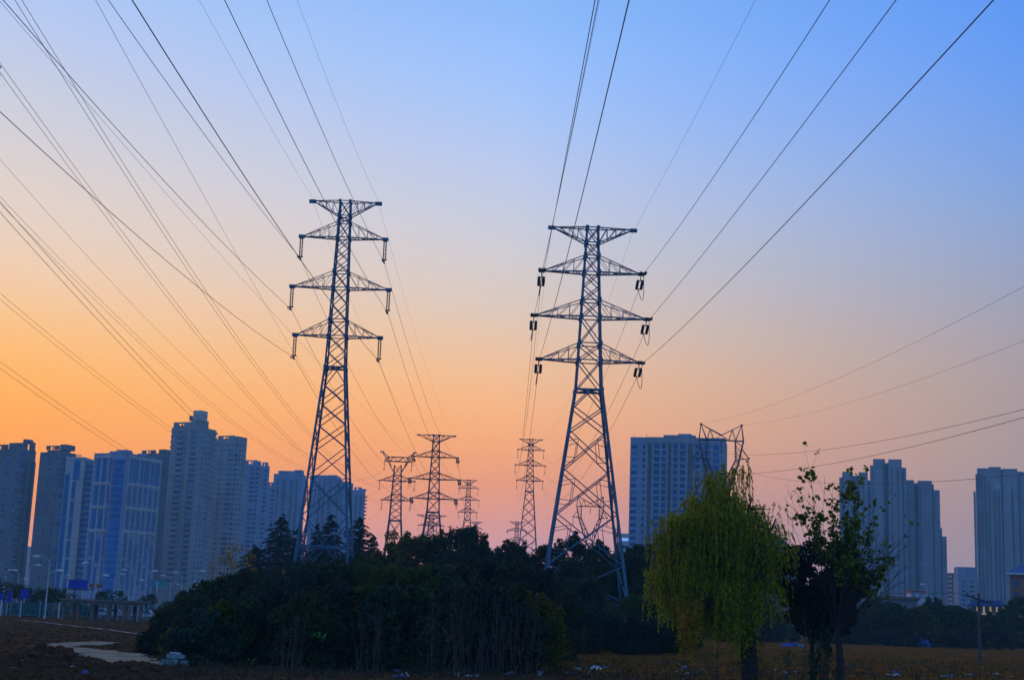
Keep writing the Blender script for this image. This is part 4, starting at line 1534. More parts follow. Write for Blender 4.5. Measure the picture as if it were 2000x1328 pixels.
def leaf_quads(C, size, aspect=.55, droop=0.0, along=None):
    """kite shaped leaves at centres C"""
    n = len(C)
    a, b = rand_rot(n)
    if along is not None:
        a = along + .35 * a
        a /= np.linalg.norm(a, axis=1)[:, None] + 1e-9
        b -= (b * a).sum(1)[:, None] * a
        b /= np.linalg.norm(b, axis=1)[:, None] + 1e-9
    if droop:
        a[:, 2] -= droop
        a /= np.linalg.norm(a, axis=1)[:, None] + 1e-9
        b -= (b * a).sum(1)[:, None] * a
        b /= np.linalg.norm(b, axis=1)[:, None] + 1e-9
    sz = (size * rng.uniform(.6, 1.35, n))[:, None]
    P = np.empty((n, 4, 3))
    P[:, 0] = C - a * sz * .5
    P[:, 1] = C + b * sz * aspect * .5 - a * sz * .05
    P[:, 2] = C + a * sz * .5
    P[:, 3] = C - b * sz * aspect * .5 - a * sz * .05
    return P


def clump_cloud(centres, radii, per):
    out = []
    for c, r in zip(centres, radii):
        n = int(per * (r ** 2) * rng.uniform(.75, 1.25)) + 6
        d = rng.normal(size=(n, 3)); d /= np.linalg.norm(d, axis=1)[:, None] + 1e-9
        q = d * (rng.uniform(.15, 1.0, n) ** .55)[:, None] * np.array([1, 1, .8]) * r
        out.append(np.asarray(c) + q)
    return np.concatenate(out)


def limb(b, p0, p1, r0, r1, bend=.12, n=6, sides=5):
    p0 = np.array(p0, float); p1 = np.array(p1, float)
    L = np.linalg.norm(p1 - p0)
    k1, k2 = rng.normal(size=3) * bend * L, rng.normal(size=3) * bend * L
    pts = []
    for i in range(n):
        t = i / (n - 1)
        pts.append(p0 + (p1 - p0) * t + k1 * t * (1 - t) + k2 * t * t * (1 - t))
    b.tube(pts, [lerp(r0, r1, i / (n - 1)) for i in range(n)], sides)
    return pts


def broadleaf(name, label, loc, H, Rw, leaf, leafm, nclump=26, per=260, base=.22, trunks=1, group=None, cat='tree', gappy=.0, squash=1.0, skirt=False):
    """tree or shrub: trunk(s), limbs into leaf clumps scattered through an uneven crown"""
    root = empty(name, loc, label, cat, random.uniform(0, 6.28), group)
    cs, rs = [], []
    zc = H * (base + 1) / 2
    hz = H * (1 - base) / 2
    for i in range(nclump):
        d = rng.normal(size=3); d /= np.linalg.norm(d)
        rr = rng.uniform(.35, 1.0) ** .6
        x, y, zz = d[0] * rr, d[1] * rr, d[2] * rr
        if skirt:
            zz = rng.uniform(-1, 1)
            a_ = rng.uniform(0, 2 * pi); q_ = sqrt(rng.uniform(.1, 1)) * sqrt(1 - max(0, zz) ** 2 * .8)
            x, y = cos(a_) * q_, sin(a_) * q_
        wfac = 1.0 if zz < .2 else 1.0 - .45 * (zz - .2)
        r = rng.uniform(.20, .36) * Rw
        c = (x * Rw * .85 * wfac, y * Rw * .85 * wfac, zc + zz * hz * .88 * squash)
        cs.append(c); rs.append(r)
    cs.append((rng.normal() * Rw * .12, rng.normal() * Rw * .12, H - .25 * Rw)); rs.append(.26 * Rw)
    if skirt:
        for i in range(16):                       # sprigs standing out of the crown
            a_ = rng.uniform(0, 2 * pi); q_ = rng.uniform(.2, 1.0)
            zz = H * (1.0 - .42 * q_ ** 2) + rng.uniform(-.05, .09) * H
            r = rng.uniform(.07, .16) * Rw
            for j in range(3):
                cs.append((cos(a_) * Rw * q_ * .9 + rng.normal() * .04 * Rw, sin(a_) * Rw * q_ * .9, zz - j * r * 1.2)); rs.append(r)
    C = clump_cloud(cs, rs, per / (leaf / .2) ** 1.2)
    if gappy:
        C = C[rng.random(len(C)) > gappy]
    quads('crown', leafm, leaf_quads(C, leaf, .6), root)
    b = MB()
    for k in range(trunks):
        a = 2 * pi * k / max(1, trunks) + rng.uniform(0, 1)
        sp = .12 * Rw if trunks > 1 else 0
        tb = (cos(a) * sp, sin(a) * sp, -.3)
        tt = (cos(a) * sp * 3.5 + rng.normal() * .1 * Rw, sin(a) * sp * 3.5 + rng.normal() * .1 * Rw, H * rng.uniform(.5, .7))
        r0 = H * .018 / sqrt(trunks) + .02
        tp = limb(b, tb, tt, r0, r0 * .45, .06, 7, 6)
        for j in sorted(rng.choice(len(cs), size=min(len(cs), max(4, 14 // trunks)), replace=False)):
            q = tp[rng.integers(2, 6)]
            limb(b, q, cs[j], r0 * .38, r0 * .08, .08, 5, 4)
    b.build('trunk', BARK, root)
    return root


def conifer(name, label, loc, H, Rw, group=None, leafm=None, dens=1.0):
    root = empty(name, loc, label, 'tree', random.uniform(0, 6.28), group)
    b = MB()
    b.tube([(0, 0, -.3), (.03 * H * .1, 0, H * .5), (0, .05, H * .9), (.12, .05, H)], [H * .016, H * .010, H * .003, .012], 7)
    C, A = [], []
    z_ring = .10 * H
    while z_ring < H * .985:
        t = z_ring / H
        nb = 6 if t < .8 else 4
        ph = rng.uniform(0, 6.28)
        for k in range(nb):
            L = Rw * ((1 - t) ** .68 * .97 + .02) * rng.uniform(.6, 1.2)
            a = ph + 2 * pi * k / nb + rng.uniform(-.3, .3)
            lift = .12 + .25 * t + rng.uniform(-.10, .12)
            zz = z_ring + rng.uniform(-.5, .5) * H * .035
            npt = 6
            pts = []
            for i in range(npt):
                u = i / (npt - 1)
                pts.append((cos(a) * L * u, sin(a) * L * u, zz + L * (lift * u - .42 * u * u)))
            b.tube(pts, [lerp(.05 * (1 - t) + .012, .006, i / (npt - 1)) for i in range(npt)], 3)
            n = int((40 * L + 10) * dens)
            u = rng.uniform(.12, 1.05, n)
            P = np.stack([np.cos(a) * L * u, np.sin(a) * L * u, zz + L * (lift * u - .42 * u * u)], 1)
            side = rng.normal(size=n) * .20 * L * (1.1 - u * .6)
            P[:, 0] += -np.sin(a) * side; P[:, 1] += np.cos(a) * side
            P[:, 2] += rng.normal(size=n) * .05 - np.abs(side) * .25 - rng.uniform(0, .18, n)
            d = np.stack([np.cos(a) + -np.sin(a) * np.sign(side) * .7, np.sin(a) + np.cos(a) * np.sign(side) * .7, -.35 + 0 * u], 1)
            C.append(P); A.append(d / np.linalg.norm(d, axis=1)[:, None])
        z_ring += H * .035 * (1.15 - t * .45)
    C = np.concatenate(C); A = np.concatenate(A)
    quads('crown', leafm or CONIFER, leaf_quads(C, .36, .26, .1, A), root)
    b.build('trunk', BARK, root)
    return root


def place(px, Y, py_top):
    """stand a plant on the ground at column px, distance Y; returns its foot and the height that reaches py_top"""
    t = at(px, py_top, Y)
    # foot straight under the top
    return (t[0], Y, gz(t[0], Y) - .05), t[2] - gz(t[0], Y)


# --- cedars around the slim pylon
ced = 'cedars around the slim pylon'
for px, py, Y, rw, lab in [
    (551, 1003, 186, 6.2, 'broad dark cedar left of the slim pylon'),
    (583, 1030, 190, 4.0, 'small cedar tucked behind the left leg of the slim pylon'),
    (621, 1022, 182, 3.2, 'narrow cedar, left one of the two inside the slim pylon legs'),
    (648, 1003, 180, 4.4, 'pointed cedar, right one of the two inside the slim pylon legs'),
    (704, 1008, 184, 6.0, 'tall cedar just right of the slim pylon'),
    (729, 1042, 196, 3.8, 'small ragged cedar right of the slim pylon at the sky line'),
    (500, 1062, 178, 5.0, 'low cedar beside the yellow-leaved tree'),
]:
    foot_, Ht = place(px, Y, py)
    conifer('cedar_tree', lab, foot_, Ht, rw, ced)

# --- broad-leaved trees along the skyline
bl = 'broad-leaved trees along the skyline of the copse'
for px, py, Y, rw, lm, leaf, lab, gap in [
    (772, 1032, 168, 2.6, LEAF_OLV, .26, 'olive-leaved tree with loose sprays under the horned pylon', .22),
    (812, 1042, 165, 3.0, LEAF_OLV, .24, 'rounded olive tree under the hooked-insulator pylon, left half', .15),
    (852, 1042, 166, 2.6, LEAF_MID, .24, 'rounded green tree under the hooked-insulator pylon, right half', .15),
    (879, 1024, 170, 1.0, LEAF_OLV, .24, 'single thin spray of leaves sticking up left of the peaked dark tree', .55),
    (912, 1034, 160, 3.2, LEAF_DK, .24, 'peaked dark tree in the centre skyline, under the small distant pylon', .05),
    (960, 1072, 172, 2.6, LEAF_DK, .24, 'low dark tree right of the peaked dark tree', .1),
    (1002, 1052, 168, 2.6, LEAF_DK, .26, 'knobbly dark tree top left of the tall lone pylon', .05),
    (1032, 1074, 176, 2.2, LEAF_MID, .22, 'small thin-leaved tree below the tall lone pylon', .3),
    (1072, 1062, 170, 2.4, LEAF_DK, .24, 'dark tree just left of the wide pylon leg', .05),
    (1116, 1050, 172, 2.5, LEAF_DK, .26, 'knobbly dark tree seen between the wide pylon legs, left', .08),
    (1168, 1060, 176, 2.4, LEAF_DK, .26, 'knobbly dark tree seen between the wide pylon legs, right', .08),
    (1218, 1074, 178, 2.4, LEAF_DK, .24, 'dark tree right of the wide pylon legs', .05),
    (1254, 1063, 165, 2.8, LEAF_DK, .24, 'smooth round dark tree in front of the slab block', .0),
    (1146, 1092, 165, 3.4, LEAF_DK, .24, 'low dark tree filling the gap between the wide pylon legs', .0),
    (1292, 1112, 168, 3.0, LEAF_DK, .24, 'dark tree beneath the slab block, left of the willow', .0),
    (1234, 1076, 162, 2.6, LEAF_DK, .24, 'dark tree close behind the wide pylon right leg', .0),
    (1276, 1084, 160, 2.8, LEAF_DK, .24, 'dark tree between the round tree and the willow', .0),
    (748, 1084, 168, 3.0, LEAF_DK, .24, 'dark tree between the tall cedar and the olive tree', .0),
    (690, 1092, 172, 3.2, LEAF_DK, .24, 'dark tree filling in below the tall cedar', .0),
]:
    foot_, Ht = place(px, Y, py)
    broadleaf('broadleaf_tree', lab, foot_, Ht, rw * (1.3 if rw > 1.5 else 1), leaf, lm, 40, 620, .1, 1, bl, gappy=gap, skirt=gap < .2)

# --- yellow tree at left
foot_, Ht = place(462, 150, 1052)
broadleaf('autumn_tree', 'sparse yellow-leaved tree in front of the beige towers', foot_, Ht, 2.9, .26, LEAF_YEL, 34, 85, .2, 2, None, gappy=.35)
foot_, Ht = place(548, 118, 1102)
broadleaf('autumn_tree', 'small orange-yellow tree top at the foot of the slim pylon', foot_, Ht, 1.6, .2, LEAF_YEL, 16, 130, .3, 1, None, gappy=.2)

# --- front shrubs of the copse: prototypes, then copies
protos = []
for k, (lm, leaf, per, gp) in enumerate([(LEAF_DK, .17, 330, 0), (LEAF_DK, .15, 330, 0), (LEAF_MID, .17, 300, .05), (LEAF_PURP, .14, 330, 0), (LEAF_DK, .19, 300, .1), (LEAF_MID, .15, 280, .15)]):
    protos.append((lm, leaf, per, gp))
SH = 'dark shrubs of the copse'
shr = [
    # px, top, Y, half width, proto
    (336, 1186, 84, 1.6, 3, 'leftmost dark shrub of the copse, by the street lamps'), (372, 1160, 90, 2.0, 1, 'dark shrub at the left end of the copse, sloping up'),
    (420, 1138, 95, 2.2, 0, 'dark green shrub left of the orange-topped tree, lower slope'), (470, 1122, 100, 2.3, 0, 'dark green shrub below the yellow-leaved tree'),
    (520, 1122, 96, 2.2, 2, 'mid-green shrub on the left slope of the copse'), (572, 1104, 92, 2.3, 2, 'leafy green shrub hiding the left foot of the slim pylon'),
    (622, 1098, 95, 2.4, 4, 'dark leafy shrub below the slim pylon bracing'), (672, 1094, 97, 2.4, 0, 'dark leafy shrub hiding the right foot of the slim pylon'),
    (722, 1098, 96, 2.3, 5, 'olive shrub right of the slim pylon feet'), (770, 1100, 92, 2.3, 2, 'green shrub in the front row below the olive tree'),
    (816, 1108, 90, 2.2, 5, 'yellow-green shrub in the front row left of centre'), (862, 1104, 94, 2.3, 4, 'dark shrub in the front row at the centre'),
    (908, 1096, 92, 2.4, 0, 'dark shrub in the front row below the peaked tree'), (956, 1090, 95, 2.4, 3, 'blackish shrub in the front row right of centre'),
    (1004, 1096, 92, 2.3, 0, 'dark shrub in the front row below the knobbly tree'), (1046, 1108, 90, 2.0, 3, 'blackish shrub hiding the left foot of the wide pylon'),
    (1090, 1132, 100, 2.2, 4, 'dark green shrub just right of the wide pylon left leg'), (1126, 1130, 112, 2.4, 2, 'green shrub between the legs of the wide pylon'),
    (1170, 1184, 118, 2.0, 4, 'dark shrub before the right leg of the wide pylon'), (1244, 1168, 150, 3.0, 4, 'dark shrub right of the wide pylon right leg'),
    (1288, 1170, 120, 2.4, 0, 'dark shrub behind the left curtain of the willow'), (1328, 1160, 120, 2.6, 1, 'dark shrub hidden deep behind the willow'),
    (1108, 1104, 126, 2.5, 2, 'tall green shrub close inside the wide pylon left leg'), (1146, 1118, 128, 2.4, 4, 'tall dark shrub in the middle of the wide pylon base'),
    (1180, 1178, 134, 2.2, 2, 'low green shrub before the wide pylon right leg bracing'),
    (402, 1196, 74, 1.6, 1, 'low dark shrub behind the stacked teal blocks'), (450, 1180, 76, 1.9, 2, 'low mid-green shrub at the front left of the copse'),
    (500, 1168, 76, 1.9, 0, 'low dark shrub at the front, left of the big green leaf'), (552, 1158, 76, 2.0, 3, 'low blackish shrub at the front of the copse'),
    (604, 1152, 75, 2.0, 0, 'low dark shrub behind the big green leaf'), (656, 1148, 76, 2.0, 3, 'low blackish shrub right of the big green leaf'),
    (708, 1146, 77, 2.0, 1, 'low dark shrub in the front row, under the tall cedar'), (758, 1148, 76, 2.0, 3, 'low blackish shrub in the front row, under the olive tree'),
    (808, 1150, 76, 2.0, 0, 'low dark shrub in the front row, left of the bare stems'), (858, 1150, 78, 2.0, 3, 'low blackish shrub behind the bare stems, left'),
    (908, 1150, 78, 2.0, 1, 'low dark shrub behind the bare stems, centre'), (958, 1150, 78, 2.0, 3, 'low blackish shrub behind the bare stems, right'),
    (1008, 1152, 79, 2.0, 0, 'low dark shrub in the front row, right end'), (1050, 1164, 80, 1.7, 3, 'low blackish shrub at the right end of the front row'),
    (1118, 1190, 108, 2.2, 3, 'low blackish shrub at the back of the ochre strip'), (1192, 1208, 112, 2.2, 1, 'low dark shrub below the wide pylon right leg'),
    (1250, 1206, 110, 2.3, 3, 'low blackish shrub along the ochre strip'), (1306, 1204, 112, 2.3, 0, 'low dark shrub along the ochre strip by the willow'),
    (1070, 1192, 98, 1.8, 1, 'low dark shrub between the copse and the ochre strip'),
    (322, 1222, 78, 1.3, 3, 'lowest leftmost blackish shrub of the copse'), (362, 1222, 72, 1.3, 1, 'small dark shrub just behind the teal blocks'),
]
for px, py, Y, rw, k, lab in shr:
    foot_, Ht = place(px, Y, py)
    if Y <= 80 and px > 380:
        t_ = at(px, py, Y)
        Y -= 7
        foot_, Ht = place(px, Y, py)
    lm, leaf, per, gp = protos[k]
    if rng.random() < .45:
        lm = [LEAF_MID, LEAF_OLV, LEAF_TEAL, LEAF_DK][rng.integers(0, 4)]
    leaf *= rng.uniform(.8, 1.35)
    rw *= rng.uniform(.82, 1.05)
    broadleaf('shrub', lab, foot_, Ht, rw * 1.12, leaf, lm, 40, per * 1.9, -.06, 3, SH, cat='shrub', gappy=gp, skirt=True)


def bare_shrub(label, loc, H, Rw, n=14):
    root = empty('bare_shrub', loc, label, 'shrub', 0, 'leafless shrubs before the copse')
    b = MB()
    for k in range(int(n * rng.uniform(.6, 1.5))):
        a = rng.uniform(0, 6.28)
        r = rng.uniform(0, .7) * Rw
        p0 = (cos(a) * r, sin(a) * r, -.2)
        p1 = (cos(a) * Rw * rng.uniform(.2, 1), sin(a) * Rw * rng.uniform(.2, 1) * .6, H * rng.uniform(.35, 1.1))
        pts = limb(b, p0, p1, rng.uniform(.012, .032), .006, .12, 7, 4)
        for j in range(5):
            q = pts[rng.integers(2, 7)]
            d = np.array([rng.normal() * .5, rng.normal() * .3, rng.uniform(.5, 1.3)]) * H * .14
            e = limb(b, q, q + d, .012, .004, .1, 4, 3)
            limb(b, e[2], e[2] + d * .6 * rng.uniform(-.3, 1, 3), .007, .003, .1, 3, 3)
    b.build('stem', TWIG, root)


for px, py, Y, rw, lab in [(870, 1150, 65, 1.5, 'leafless pale-stemmed shrub in front of the dark copse, left of centre'), (925, 1150, 64.5, 1.6, 'leafless shrub with upright pale stems at the centre'),
                           (985, 1154, 65, 1.5, 'leafless shrub with forked pale stems, right of centre'), (1030, 1160, 66, 1.3, 'leafless shrub at the right end of the copse front'),
                           (730, 1185, 65, 1.2, 'faint leafless shrub left of the centre stems'), (560, 1200, 64.5, 1.1, 'faint leafless shrub near the big green leaf')]:
    foot_, Ht = place(px, Y, py)
    bare_shrub(lab, foot_, Ht, rw)


# --- willow
def willow():
    base = at(1466, 1340, 63)
    X, Y = base[0], 63
    g0 = gz(X, Y)
    root = empty('willow_tree', (X, Y, g0), 'large weeping willow with a thick leaning trunk, yellowing curtain on its left side', 'tree')
    loc = lambda px, py, dy=0.0: np.array([at(px, py, Y + dy)[0] - X, dy, at(px, py, Y + dy)[2] - g0])
    b = MB()
    fork = loc(1446, 1142)
    b.tube([(0, 0, -.4), loc(1464, 1290), loc(1456, 1215), loc(1450, 1170), fork], [.42, .36, .30, .27, .22], 10)
    tops = []
    limbs = [((1404, 926), .5), ((1380, 944), -.8), ((1350, 972), .6), ((1332, 1010), -.9), ((1325, 1050), -.4), ((1322, 1094), .8), ((1323, 1058), -.2), ((1318, 1118), .3), ((1340, 1085), -1.2), ((1545, 1075), .2), ((1520, 1045), 1.3), ((1490, 1040), -1.5), ((1372, 1030), 1.6), ((1400, 1000), -1.7),
             ((1436, 962), 1.2), ((1468, 974), -.6), ((1492, 990), .7), ((1516, 1012), -.5), ((1534, 1050), .4), ((1478, 1010), 1.5), ((1430, 985), -1.3), ((1506, 1128), -.6), ((1522, 1160), .3), ((1486, 1172), -.9), ((1404, 1132), -.9), ((1362, 1140), -.7), ((1436, 1165), -1.1), ((1455, 1110), .9)]
    strands = []
    for (q, dy) in limbs:
        e = loc(q[0], q[1], dy)
        p0 = fork + np.array([rng.normal() * .08, rng.normal() * .08, -rng.uniform(0, .5)])
        pts = limb(b, p0, e, .12, .035, .10, 9, 6)
        for j in range(5):
            s0 = pts[rng.integers(3, 9)]
            d = np.array([rng.normal() * .55, rng.normal() * .55, rng.uniform(.0, .5)])
            e2 = s0 + d
            tp = limb(b, s0, e2, .035, .012, .12, 5, 4)
            strands.append((e2, q[0]))
            strands.append((tp[2], q[0]))
        strands.append((e, q[0])); strands.append((pts[6], q[0])); strands.append((pts[7], q[0]))
    C, A = [], []
    CY, AY = [], []
    for (s0, px) in strands:
        right = px > 1436
        for rep in range(4 if right else (26 if px < 1346 else 15)):
            L = (rng.uniform(.4, 1.2) if s0[2] > fork[2] + .8 else rng.uniform(.8, 1.6)) if right else rng.uniform(.9, 2.5)
            a = rng.uniform(0, 6.28)
            out = rng.uniform(.1, .75)
            st = s0 + rng.normal(size=3) * np.array([.24, .3, .16])
            n = 8
            pts = []
            for i in range(n):
                u = i / (n - 1)
                pts.append(st + np.array([cos(a) * out * (1 - (1 - u) ** 2) * .7, sin(a) * out * (1 - (1 - u) ** 2) * .7, .18 * u * (1 - u) * 4 - L * u ** 1.35]))
            if pts[-1][2] < .5:
                continue
            b.tube(pts, [.009] + [.005] * (n - 2) + [.003], 3)
            m_ = int(L * (19 if right else 27))
            u = rng.uniform(.05, 1.0, m_)
            P = np.array([[np.interp(uu, np.linspace(0, 1, n), [p[k] for p in pts]) for k in range(3)] for uu in u])
            P += rng.normal(size=P.shape) * .024
            C.append(P)
            dd = np.tile(np.array([cos(a) * .3, sin(a) * .3, -1.0]), (m_, 1))
            A.append(dd / np.linalg.norm(dd, axis=1)[:, None])
    # low yellow curtain at the left
    for k in range(46):
        st = loc(rng.uniform(1326, 1366), rng.uniform(1165, 1222), rng.uniform(-2.6, -1.5))
        L = rng.uniform(.8, 2.0)
        m_ = int(L * 30)
        u = rng.uniform(0, 1, m_)
        P = st[None] + np.stack([.10 * np.sin(u * 3 + k), .1 * np.cos(u * 2 + k), -L * u], 1) + rng.normal(size=(m_, 3)) * .05
        P = P[P[:, 2] > .3]
        CY.append(P)
        limb(b, loc(1420, 1150, -.6), st, .012, .005, .05, 5, 3)
    C = np.concatenate(C); A = np.concatenate(A)
    quads('crown', WILLOW, leaf_quads(C, .15, .26, .0, A), root)
    CY = np.concatenate(CY)
    o = quads('low_curtain', LEAF_YEL, leaf_quads(CY, .15, .4, .6), root)
    o['label'] = 'low hanging yellow leaves'
    # little shoots along the trunk
    S_ = []
    for k in range(40):
        c = loc(rng.uniform(1430, 1492), rng.uniform(1195, 1335), rng.uniform(-.7, .1))
        S_.append(c + rng.normal(size=(24, 3)) * .16)
    quads('lower_foliage', LEAF_OLV, leaf_quads(np.concatenate(S_), .12, .45), root)
    b.build('trunk', BARK, root)


willow()


# --- dark round evergreen
def round_tree():
    Y = 66
    base = at(1588, 1326, Y)
    X = base[0]; g0 = gz(X, Y)
    root = empty('evergreen_tree', (X, Y, g0), 'dark round-headed evergreen with a slim trunk, right of the willow', 'tree')
    loc = lambda px, py, dy=0.0: np.array([at(px, py, Y + dy)[0] - X, dy, at(px, py, Y + dy)[2] - g0])
    b = MB()
    b.tube([(0, 0, -.3), loc(1586, 1260), loc(1590, 1190)], [.13, .11, .08], 7)
    cs, rs = [], []
    for k in range(135):
        a = rng.uniform(0, 2 * pi); r_ = sqrt(rng.uniform(.02, 1))
        px, py = [(1578 + cos(a) * r_ * 74, 1136 + sin(a) * r_ * 76), (1640 + cos(a) * r_ * 52, 1125 + sin(a) * r_ * 66), (1602 + cos(a) * r_ * 60, 1190 + sin(a) * r_ * 56)][k % 3]
        cs.append(loc(px, py, rng.uniform(-1.2, 1.2))); rs.append(rng.uniform(.2, .5))
    for (px, py) in ((1528, 1140), (1534, 1175), (1560, 1075), (1600, 1058), (1640, 1072), (1672, 1110), (1678, 1150), (1660, 1190), (1610, 1215), (1560, 1208)):
        cs.append(loc(px, py, rng.uniform(-.4, .4))); rs.append(.34)
    for c in cs[::2]:
        limb(b, loc(1590, 1195), c, .04, .01, .1, 5, 4)
    quads('crown', LEAF_PURP, leaf_quads(clump_cloud(cs, rs, 3000), .13, .6), root)
    b.build('trunk', BARK, root)


round_tree()


def sparse_tree():
    Y = 62
    base = at(1640, 1330, Y)
    X = base[0]; g0 = gz(X, Y)
    root = empty('sparse_tree', (X, Y, g0), 'half-bare tree with large leaves on top shoots, bare twigs fanning right', 'tree')
    loc = lambda px, py, dy=0.0: np.array([at(px, py, Y + dy)[0] - X, dy, at(px, py, Y + dy)[2] - g0])
    b = MB()
    b.tube([(0, 0, -.3), loc(1641, 1290), loc(1638, 1255), loc(1636, 1228)], [.20, .165, .14, .11], 8)
    lead = loc(1636, 1230)
    C = []

    def leaves(p, n, s):
        C.append(np.asarray(p) + rng.normal(size=(n, 3)) * s)
    shoots = [((1582, 922), .3, 1), ((1569, 985), -.4, 1), ((1561, 1005), .2, .8), ((1600, 1000), .5, .7), ((1626, 972), -.3, .9), ((1632, 990), .3, .8), ((1652, 960), .5, .8), ((1666, 943), .0, 1.1), ((1678, 958), -.5, 1),
              ((1690, 985), .4, .6), ((1706, 1004), .2, .5), ((1655, 1010), -.6, 1), ((1670, 1020), .4, 1), ((1700, 1050), -.2, .35), ((1738, 1080), .3, .5), ((1728, 1105), -.3, .8), ((1745, 1090), .1, .1), ((1765, 1105), .2, .0),
              ((1755, 1060), .5, .0), ((1715, 1030), .0, .0), ((1770, 1130), -.2, .0), ((1735, 1045), -.4, .0), ((1725, 1140), .5, .1), ((1552, 955), .2, .0), ((1546, 975), -.3, .0), ((1610, 965), 0, .0), ((1538, 1000), .4, 0), ((1692, 1100), .3, .2)]
    shoots += [((rng.uniform(1690, 1775), rng.uniform(1035, 1160)), rng.uniform(-.8, .8), .05) for k in range(16)]
    shoots += [((rng.uniform(1640, 1700), rng.uniform(1040, 1120)), rng.uniform(-.8, .8), .6) for k in range(7)]
    for (q, dy, lv) in shoots:
        e = loc(q[0], q[1], dy)
        s0 = lead + np.array([rng.normal() * .05, rng.normal() * .05, rng.uniform(-.3, .5)])
        pts = limb(b, s0, e, .030 if lv > .1 else .018, .005, .11, 9, 5)
        for j in range(9):
            p = pts[rng.integers(3, 9)]
            d = (e - s0); d = d / np.linalg.norm(d)
            d = d + rng.normal(size=3) * np.array([.45, .3, .3])
            L = rng.uniform(.4, 1.1)
            tw = limb(b, p, p + d * L, .008, .003, .06, 4, 3)
            if lv and rng.random() < .5 * lv:
                leaves(tw[-1], 3, .07)
        if lv:
            n = int(20 * lv)
            for i in range(n):
                u = rng.uniform(.60, 1.02)
                p = s0 + (np.array(pts[-1]) - s0) * u if u > 1 else np.array([np.interp(u, np.linspace(0, 1, 9), [w[k] for w in pts]) for k in range(3)])
                leaves(p + rng.normal(size=3) * .12, rng.integers(2, 6), .09)
    quads('crown', POPLAR, leaf_quads(np.concatenate(C), .21, .8, .5), root)
    b.build('trunk', BARK, root)


sparse_tree()

# --- thin saplings at the foot of the two trees
foot_, Ht = place(1606, 64, 1246)
broadleaf('shrub', 'narrow dark shrub growing round the foot of the evergreen trunk', foot_, Ht, .75, .11, LEAF_DK, 26, 420, -.05, 3, None, cat='shrub', gappy=.2, skirt=True)
for px, py, lab in [(1566, 1180, 'thin bare sapling left of the evergreen trunk'), (1604, 1200, 'thin bare sapling right of the evergreen trunk'), (1540, 1240, 'short bare sapling by the willow trunk'), (1400, 1240, 'short bare sapling left of the willow trunk')]:
    foot_, Ht = place(px, 63, py)
    root = empty('sapling', foot_, lab, 'sapling', 0, 'thin saplings')
    b = MB()
    pts = limb(b, (0, 0, -.1), (.1, 0, Ht), .03, .006, .05, 7, 5)
    for j in range(9):
        p = pts[rng.integers(2, 7)]
        limb(b, p, p + np.array([rng.normal() * .3, rng.normal() * .2, rng.uniform(.2, .7)]), .010, .003, .1, 4, 3)
    b.build('stem', TWIG, root)
    C = np.concatenate([pts[rng.integers(1, 5)] + rng.normal(size=(14, 3)) * .18 for k in range(6)])
    quads('crown', LEAF_DK, leaf_quads(C, .11, .5), root)

# --- hedge line at the right
hl = 'bushy trees along the far side of the right-hand field'
for px, py, Y, rw, lm, lab in [
    (1702, 1176, 262, 4.4, LEAF_MID, 'bushy tree at the left end of the right-hand hedge'), (1748, 1182, 262, 4.4, LEAF_DK, 'dark bushy tree under the flat-roofed shed'),
    (1792, 1186, 258, 4.2, LEAF_MID, 'olive bushy tree above the blue tarpaulin, left'), (1826, 1173, 262, 4.6, LEAF_DK, 'tallest dark bushy tree right of the white hut'),
    (1862, 1186, 265, 4.2, LEAF_DK, 'dark bushy tree below the far brownish block'), (1894, 1194, 265, 3.8, LEAF_MID, 'bushy tree left of the utility pole'),
    (1928, 1200, 268, 3.8, LEAF_DK, 'bushy tree right of the utility pole'), (1965, 1190, 285, 3.8, LEAF_DK, 'dim bushy tree before the red-brown building'),
    (1996, 1168, 290, 4.4, LEAF_DK, 'dim bushy tree cut by the right edge'), (1660, 1190, 255, 4.2, LEAF_DK, 'dark bushy tree behind the half-bare tree'),
    (1612, 1210, 250, 3.6, LEAF_DK, 'low bushy tree behind the evergreen trunk'), (1540, 1196, 250, 3.6, LEAF_MID, 'low bushy tree between willow and evergreen'),
    (1490, 1180, 240, 4.0, LEAF_DK, 'bushy tree behind the willow trunk'), (1425, 1170, 235, 4.2, LEAF_DK, 'bushy tree behind the middle of the willow'),
    (1372, 1165, 220, 4.2, LEAF_DK, 'bushy tree behind the willow curtain'),
]:
    foot_, Ht = place(px, Y, py)
    broadleaf('bushy_tree', lab, foot_, Ht, rw, .42, lm, 40, 480, -.05, 2, hl, skirt=True)
# brushy foot of the hedge
for k, px in enumerate((1690, 1730, 1770, 1842, 1880, 1915, 1950)):
    foot_, Ht = place(px, 246, 1230)
    broadleaf('brush_clump', ['dull brushwood clump at the left foot of the hedge', 'dull brushwood clump under the dark bushy tree', 'dull brushwood clump left of the blue tarpaulin', 'dull brushwood clump right of the blue tarpaulin',
                              'dull brushwood clump left of the utility pole', 'dull brushwood clump just right of the utility pole', 'dull brushwood clump near the right edge'][k], foot_, max(1.6, Ht), 3.0, .35, LEAF_PURP, 18, 200, -.02, 3, 'brushwood at the foot of the hedge', cat='brushwood')

# --- street trees at left
for k, (px, py) in enumerate(((12, 1132), (42, 1140), (72, 1142), (104, 1146), (122, 1150), (205, 1150), (232, 1152), (290, 1156))):
    foot_, Ht = place(px, 225 + (k % 3) * 8, py)
    broadleaf('street_tree', ['street tree at the left edge', 'street tree behind the leftmost blue sign', 'street tree between the blue signs', 'street tree right of the tall double lamp', 'street tree at the left end of the shelter',
                              'street tree above the shelter roof, left', 'street tree above the shelter roof, right', 'street tree beside the leftmost dark shrub'][k], foot_, Ht, 2.6 if k < 5 else 1.8, .34, LEAF_DK, 22, 130, .45, 1, 'small street trees at left', gappy=.25)

